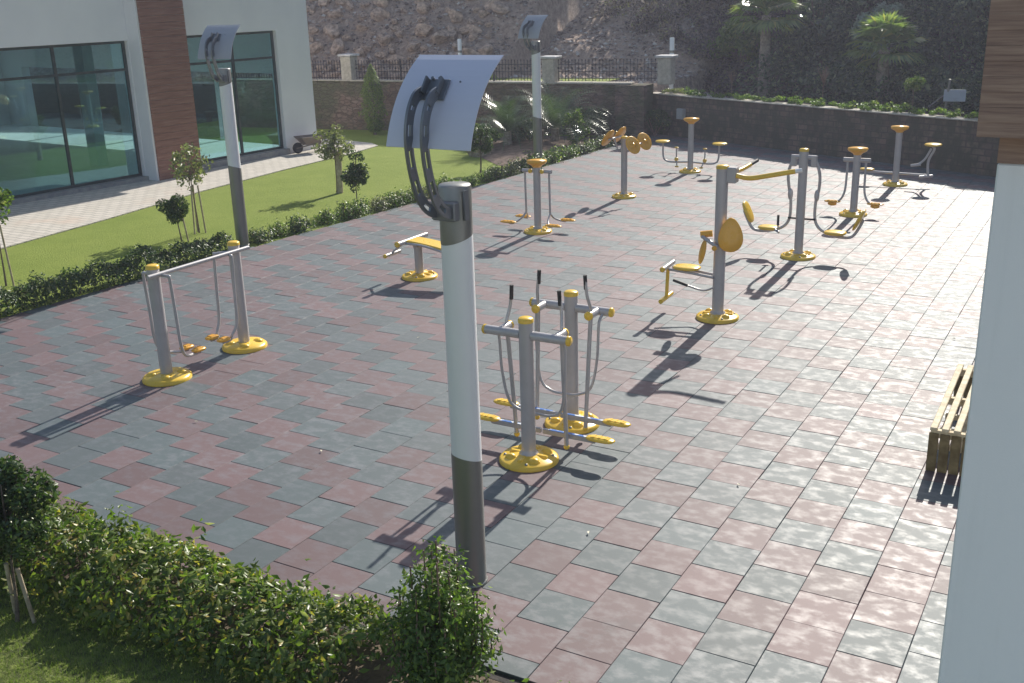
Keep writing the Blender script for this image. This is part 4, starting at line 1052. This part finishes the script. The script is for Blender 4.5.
def cycad(label, x, y, z, n=46, L=1.0):
    t = thing('cycad', label, 'cycad', (x, y, z)); m = MB(); m.tube([(0, 0, -.1), (0, 0, .32)], lambda u: .13 - .02 * u, 10); m.build('trunk', M['palmtrunk'], t)
    V = []; F = []
    for i in range(n):
        a = i * 2.39996 + rng.normal() * .1; el = rng.uniform(.15, 1.35); ll = L * rng.uniform(.8, 1.1)
        prev = None; pts = []
        for k in range(13):
            u = k / 12; e = el - 1.35 * u * u; 
            if k == 0: p = Vector((0, 0, .33))
            else: p = p + Vector((math.cos(a) * math.cos(e), math.sin(a) * math.cos(e), math.sin(e))) * (ll / 12)
            pts.append(p.copy())
        side = Vector((-math.sin(a), math.cos(a), 0))
        for k in range(1, 12):
            for q in (0, .5):
                p = pts[k].lerp(pts[min(k + 1, 12)], q); u = (k + q) / 12; T = (pts[min(k + 1, 12)] - pts[k - 1]).normalized(); w = .19 * L * math.sin(PI * min(u * 1.0 + .08, 1)) ** .5
                for s_ in (-1, 1):
                    d = (side * s_ + T * .45 + Vector((0, 0, .22))).normalized(); b = len(V); V += [p - T * .009, p + T * .009, p + d * w]; F.append((b, b + 1, b + 2))
        b = len(V)
        for p in pts: V += [p - side * .006, p + side * .006]
        for k in range(12): F.append((b + 2 * k, b + 2 * k + 1, b + 2 * k + 3, b + 2 * k + 2))
    me = D.meshes.new('fronds'); me.from_pydata([tuple(v) for v in V], [], F); me.update(); link_mesh('fronds', me, M['leaf_cycad'], t)
cycad('left cycad with silvery arching fronds beside the middle lamp post', -11.6, 20.2, .15, 60, 1.5)
cycad('right cycad, darker and taller, behind the middle lamp post', -10.7, 21.4, .15, 70, 1.9)
# dark stump / short trunk in front of cycads
t = thing('fan_palm_stump', 'short dark palm stump right beside the middle lamp post', 'stump', (-10.35, 19.75, .10)); m = MB(); m.tube([(0, 0, -.1), (.01, 0, .30), (0, 0, .52)], lambda u: .13 - .03 * math.sin(u * 5), 10, 4); m.build('trunk', M['trunk'], t)

def fan_palm(label, x, y, z, th, n=44, R_=1.15, tr=.17):
    t = thing('fan_palm', label, 'palm tree', (x, y, z), 0, 'fan palms behind the far garden wall'); m = MB()
    prof = []
    for k in range(26): u = k / 25; prof.append((tr * (1.15 - .3 * u) * (1 + .07 * (k % 2)), -.2 + (th + .2) * u))
    m.lathe(prof, n=14); m.build('trunk', M['palmtrunk'], t)
    V = []; F = []
    for i in range(n):
        a = i * 2.39996; q = (i + .5) / n; el = 1.45 - 1.85 * q + rng.normal() * .12; pl = R_ * .42 * rng.uniform(.85, 1.15)
        d0 = Vector((math.cos(a) * math.cos(el), math.sin(a) * math.cos(el), math.sin(el))); p0 = Vector((0, 0, th)); p1 = p0 + d0 * pl + Vector((0, 0, -.02))
        side = d0.cross(Vector((0, 0, 1)));
        side = side.normalized() if side.length > .05 else Vector((math.sin(a), -math.cos(a), 0))
        up = side.cross(d0).normalized()
        b = len(V); V += [p0 - side * .012, p0 + side * .012, p1 + side * .008, p1 - side * .008]; F.append((b, b + 1, b + 2, b + 3))
        fr = R_ * .60 * rng.uniform(.85, 1.1); ns_ = 17
        for k in range(ns_):
            w = -1.25 + 2.5 * k / (ns_ - 1)
            dd = (d0 * math.cos(w) + side * math.sin(w)).normalized(); wd = up.cross(dd).normalized() * (fr * .062)
            mid = p1 + dd * fr * .55 + up * .02; tip = p1 + dd * fr * rng.uniform(.85, 1.05) - Vector((0, 0, 1)) * fr * (.16 + .14 * rng.random()) + up * .03
            b = len(V); V += [p1, mid - wd, mid + wd + up * .012, tip]; F += [(b, b + 1, b + 2), (b + 1, b + 3, b + 2)]
    me = D.meshes.new('crown'); me.from_pydata([tuple(v) for v in V], [], F); me.update(); link_mesh('crown', me, M['leaf_palm'], t)
fan_palm('left fan palm with its crown cut by the top of the photo', -6.77, 28.4, .82, 2.5, 38, 1.42)
fan_palm('right fan palm whose whole crown is in view', -2.66, 26.3, .82, 1.62, 36, 1.28)
fan_palm('fan palm mostly hidden behind the wood clad beam at the right', 1.35, 24.9, .82, 1.8, 40, 1.2)

# tufts along the wall planter
tufts = []
for i in range(3):
    t = thing('planter_tuft', 'x', 'plant', (0, 0, 0), 0, 'low tufts planted along the top of the far garden wall'); P, Nn = crown_pts(260, (0, 0, .08), (.22, .18, .10), 8, .5); P[:, 2] = np.maximum(P[:, 2], 0)
    leaves('foliage', P, .06, [M['leaf_mid'], M['leaf_mid'], M['leaf_pale']][i], t, Nn, .4, .9); tufts.append(t)
wy = lambda x: 24.68 - .46 * (x + 9.2)
xs = [-8.5 + .43 * k + R.uniform(-.07, .07) for k in range(27)]
for i, x in enumerate(xs):
    k = 2 if i in (0, 1) else i % 2; o = tufts[k] if i in (1, 2, 3) and not tufts[k].get('used') else copy_tree(tufts[k])
    if o is tufts[k]: o['used'] = True
    o.location = (x, wy(x) + .20 + R.uniform(-.05, .08), 1.2); o.rotation_euler = (0, 0, R.uniform(0, 6)); s_ = R.uniform(.9, 1.4); o.scale = (s_, s_, s_ * R.uniform(.8, 1.2))
    o['label'] = ('dry pale' if k == 2 else 'low green') + ' tuft on the far garden wall ' + ('left of the first palm' if x < -6.2 else 'between the two palms' if x < -2.2 else 'right of the second palm')
for t in tufts:
    if t.get('used'): del t['used']
    else: t.location = (-7.0, wy(-7.0) + .45, 1.2); t['label'] = 'low tuft on the far garden wall left of the first palm'
for o in list(D.objects):
    if 'used' in o.keys(): del o['used']
def bare(label, x, y, z, h):
    t = thing('bare_sapling', label, 'sapling', (x, y, z)); m = MB(); m.tube([(0, 0, 0), (0, 0, h * .55)], .014, 6)
    for k in range(26):
        a = rng.uniform(0, 6.28); m.tube([(0, 0, h * rng.uniform(.45, .6)), (math.cos(a) * h * .10, math.sin(a) * h * .10, h * .78), (math.cos(a) * h * .26 * rng.random(), math.sin(a) * h * .26, h * rng.uniform(.85, 1.1))], .005, 4)
    m.build('twigs', M['twig'], t)
bare('bare twiggy sapling just left of the first palm', -6.55, 24.6, 1.18, .68)
bare('bare twiggy sapling between the two palms', -3.65, 23.6, 1.18, .85)
sapling('young_tree', 'small bright green young tree right of the second palm on the wall planter', -1.0, 21.75, .42, (0, 0, .68), (.24, .22, .25), 700, .08, M['leaf_mid'], 0, 10, zb=1.18)

# hillside vegetation -------------------------------------------------------
def hill_tree(label, x, y, h, r, n, mat, size=.20, clumps=30, z=None):
    z = hill_h(x, y) if z is None else z
    t = thing('hill_tree', label, 'tree', (x, y, z)); m = MB(); m.tube([(0, 0, -.3), (.1, 0, h * .3), (0, .1, h * .75)], lambda u: .15 * (1 - .7 * u), 8, 4)
    P, Nn = crown_pts(n, (0, 0, h * .58), (r, r, h * .45), clumps, .34, .1)
    for k in range(clumps): e = P[k * (n // clumps)]; m.tube([(0, 0, h * rng.uniform(.25, .6)), e], .025, 4)
    m.build('trunk', M['trunk'], t); leaves('crown', P, size, mat, t, Nn, .55, .9)
hill_tree('dusty pale tree on the dark hillside behind the second palm', -1.3, 30.6, 3.4, 1.5, 5200, M['leaf_haze'], .16)
hill_tree('dark tree on the hillside behind the first palm', -7.4, 33, 4.0, 1.9, 6000, M['leaf_hilltree'])
hill_tree('dark spreading tree between the two palms on the hillside', -4.4, 31.2, 3.8, 1.8, 6000, M['leaf_hilltree'])
hill_tree('dark tree behind the wood clad beam end', 1.6, 29.2, 3.8, 1.9, 6500, M['leaf_hilltree'])
hill_tree('tall dark tree at the right end of the hillside', 4.6, 28.4, 3.8, 2.0, 5200, M['leaf_hilltree'])
hill_tree('dull olive tree above the right fence pier', -10, 32.5, 2.6, 1.6, 4200, M['leaf_scrub'], .18)
hill_tree('dark rounded tree right of the pale hillside tree', .9, 32, 3.6, 1.9, 5500, M['leaf_hilltree'])
def scrub(name, label, x0, x1, n, mats, size, r0, r1, off):
    P = []
    for _ in range(n):
        x = rng.uniform(x0, x1); wl = 24.4 - .46 * (x + 8.6); y = wl + off + 11 * rng.random() ** 1.4
        if x < -10 and rng.random() < .6: continue
        r_ = rng.uniform(r0, r1); a, _ = ball_pts(int(110 * (r_ / .5) ** 1.9) + 20, (x, y, hill_h(x, y) + r_ * .35), (r_, r_, r_ * .8)); P.append(a)
    o = leaves(name, np.concatenate(P), size, mats); tag(o, label, 'scrub', kind='stuff')
scrub('hillside_scrub', 'dry purplish scrub covering the shaded hillside left of the palms', -14, -4.5, 620, M['leaf_scrub'], .14, .25, .7, 5.0)
for k_, (x_, y_, h_, r_, mm_) in enumerate(((-5.4, 29.6, 2.6, 1.2, 'leaf_hilltree'), (-3.4, 29.2, 2.4, 1.0, 'leaf_haze'), (-.2, 28.6, 2.7, 1.1, 'leaf_hilltree'), (-8.2, 30.4, 2.0, 1.1, 'leaf_mid'))):
    hill_tree(('low rounded tree directly behind the trunk of the first palm', 'pale low tree midway between the two palms', 'low dark tree behind the small bright green sapling', 'yellow-green tree above the right end of the iron fence')[k_], x_, y_, h_, r_, 3600, M[mm_], .17, 22)
scrub('hillside_wood', 'grey-green undergrowth massed on the shaded hillside behind the palms', -6.5, 9, 300, M['leaf_hilltree'], .17, .55, 1.35, 4.6)
# grass blades of the near lawn -------------------------------------------------
n = 60000; x = rng.uniform(-6.5, 1.5, n); y = rng.uniform(-3.6, -1.62, n); hgt = rng.uniform(.015, .05, n); a = rng.uniform(0, 6.28, n)
b = np.stack([x, y, np.full(n, -.03)], 1); d = np.stack([np.cos(a), np.sin(a), np.zeros(n)], 1); tip = b + np.stack([rng.normal(size=n) * .014, rng.normal(size=n) * .014, hgt], 1)
v = np.stack([b - d * .0025, b + d * .0025, tip], 1).reshape(-1, 3)
me = D.meshes.new('grass'); me.vertices.add(n * 3); me.vertices.foreach_set('co', v.ravel()); me.loops.add(n * 3); me.loops.foreach_set('vertex_index', np.arange(n * 3, dtype=np.int32)); me.polygons.add(n); me.polygons.foreach_set('loop_start', (np.arange(n) * 3).astype(np.int32)); me.update(calc_edges=True)
tag(link_mesh('grass', me, M['grass']), 'short mown grass blades of the near lawn', 'grass', kind='stuff')
# a few fallen leaves on the paving
m = MB()
lf = worn('fallen_leaf', (.70, .66, .52), .7)
for px, py in ((-2.7, 1.2), (.35, .9), (1.15, 2.3), (-3.9, 4.6), (-.7, 4.9), (2.2, 7.4), (-4.4, 1.2)):
    o = MB(); Mx = RM(R.uniform(-.2, .2), R.uniform(-.2, .2), R.uniform(0, 6), (0, 0, .014)); o.add([(-.025, 0, 0), (0, -.012, .006), (.028, 0, .002), (0, .012, .006), (0, 0, -.002)], [(0, 1, 4), (1, 2, 4), (2, 3, 4), (3, 0, 4)], False, Mx)
    q = o.build('fallen_leaf', lf); q.location = (px, py, .002); tag(q, 'tiny pale fallen leaf lying on the paving', 'leaf', 'fallen leaves on the paving')

# ================================================================= LIGHT, SKY, CAMERA
w = D.worlds.new('World'); SC.world = w; w.use_nodes = True; nt = w.node_tree; bg = nt.nodes['Background']
sky = nt.nodes.new('ShaderNodeTexSky'); sky.sky_type = 'NISHITA'; sky.sun_disc = False; sky.sun_elevation = math.radians(33.4); sky.sun_rotation = math.radians(-2); sky.air_density = 1.2; sky.dust_density = 1.5; sky.altitude = 50
nt.links.new(sky.outputs[0], bg.inputs[0]); bg.inputs[1].default_value = .122
sl = D.lights.new('sun', 'SUN'); sl.energy = 6.0; sl.angle = math.radians(.55); sl.color = (1, .95, .87)
so = D.objects.new('sun', sl); COL.objects.link(so)
so.rotation_euler = Vector((.035, -math.cos(math.radians(33.4)), -math.sin(math.radians(33.4)))).to_track_quat('-Z', 'Y').to_euler()
f, pit, roll, yaw = 1060.88, .31764, -.028867, .530686
cam = D.cameras.new('camera'); co = D.objects.new('camera', cam); COL.objects.link(co); SC.camera = co
cam.sensor_width = 36; cam.lens = 36 * f / 1024; cam.clip_end = 500; cam.clip_start = .05
cy, sy, cp, sp, cr, sr = math.cos(yaw), math.sin(yaw), math.cos(pit), math.sin(pit), math.cos(roll), math.sin(roll)
def from_level(x, y, z): return Vector((cy * x - sy * y, sy * x + cy * y, z))   # level camera frame to world
r0 = from_level(1, 0, 0); u0 = from_level(0, sp, cp); fw = from_level(0, cp, -sp)
right = r0 * cr + u0 * sr; up = u0 * cr - r0 * sr
Mc = Matrix((right, up, -fw)).transposed().to_4x4(); Mc.translation = (3.77323, -6.08304, 4.22704); co.matrix_world = Mc
SC.view_settings.view_transform = 'Standard'; SC.view_settings.look = 'None'; SC.view_settings.exposure = 0
SC.cycles.max_bounces = 8; SC.cycles.transparent_max_bounces = 16
# added volume imitating lens veil: thin haze filling the whole site
m = MB(); m.box((-10, 15, 9), (130, 90, 20)); hz_ = D.materials.new('thin_haze'); hz_.use_nodes = True; nt2 = hz_.node_tree; nt2.nodes.remove(nt2.nodes['Principled BSDF'])
vs_ = nt2.nodes.new('ShaderNodeVolumeScatter'); vs_.inputs['Color'].default_value = (.78, .80, 1.0, 1); vs_.inputs['Density'].default_value = .0016; vs_.inputs['Anisotropy'].default_value = .45
nt2.links.new(vs_.outputs[0], nt2.nodes['Material Output'].inputs['Volume'])
tag(m.build('haze', hz_), kind='structure')
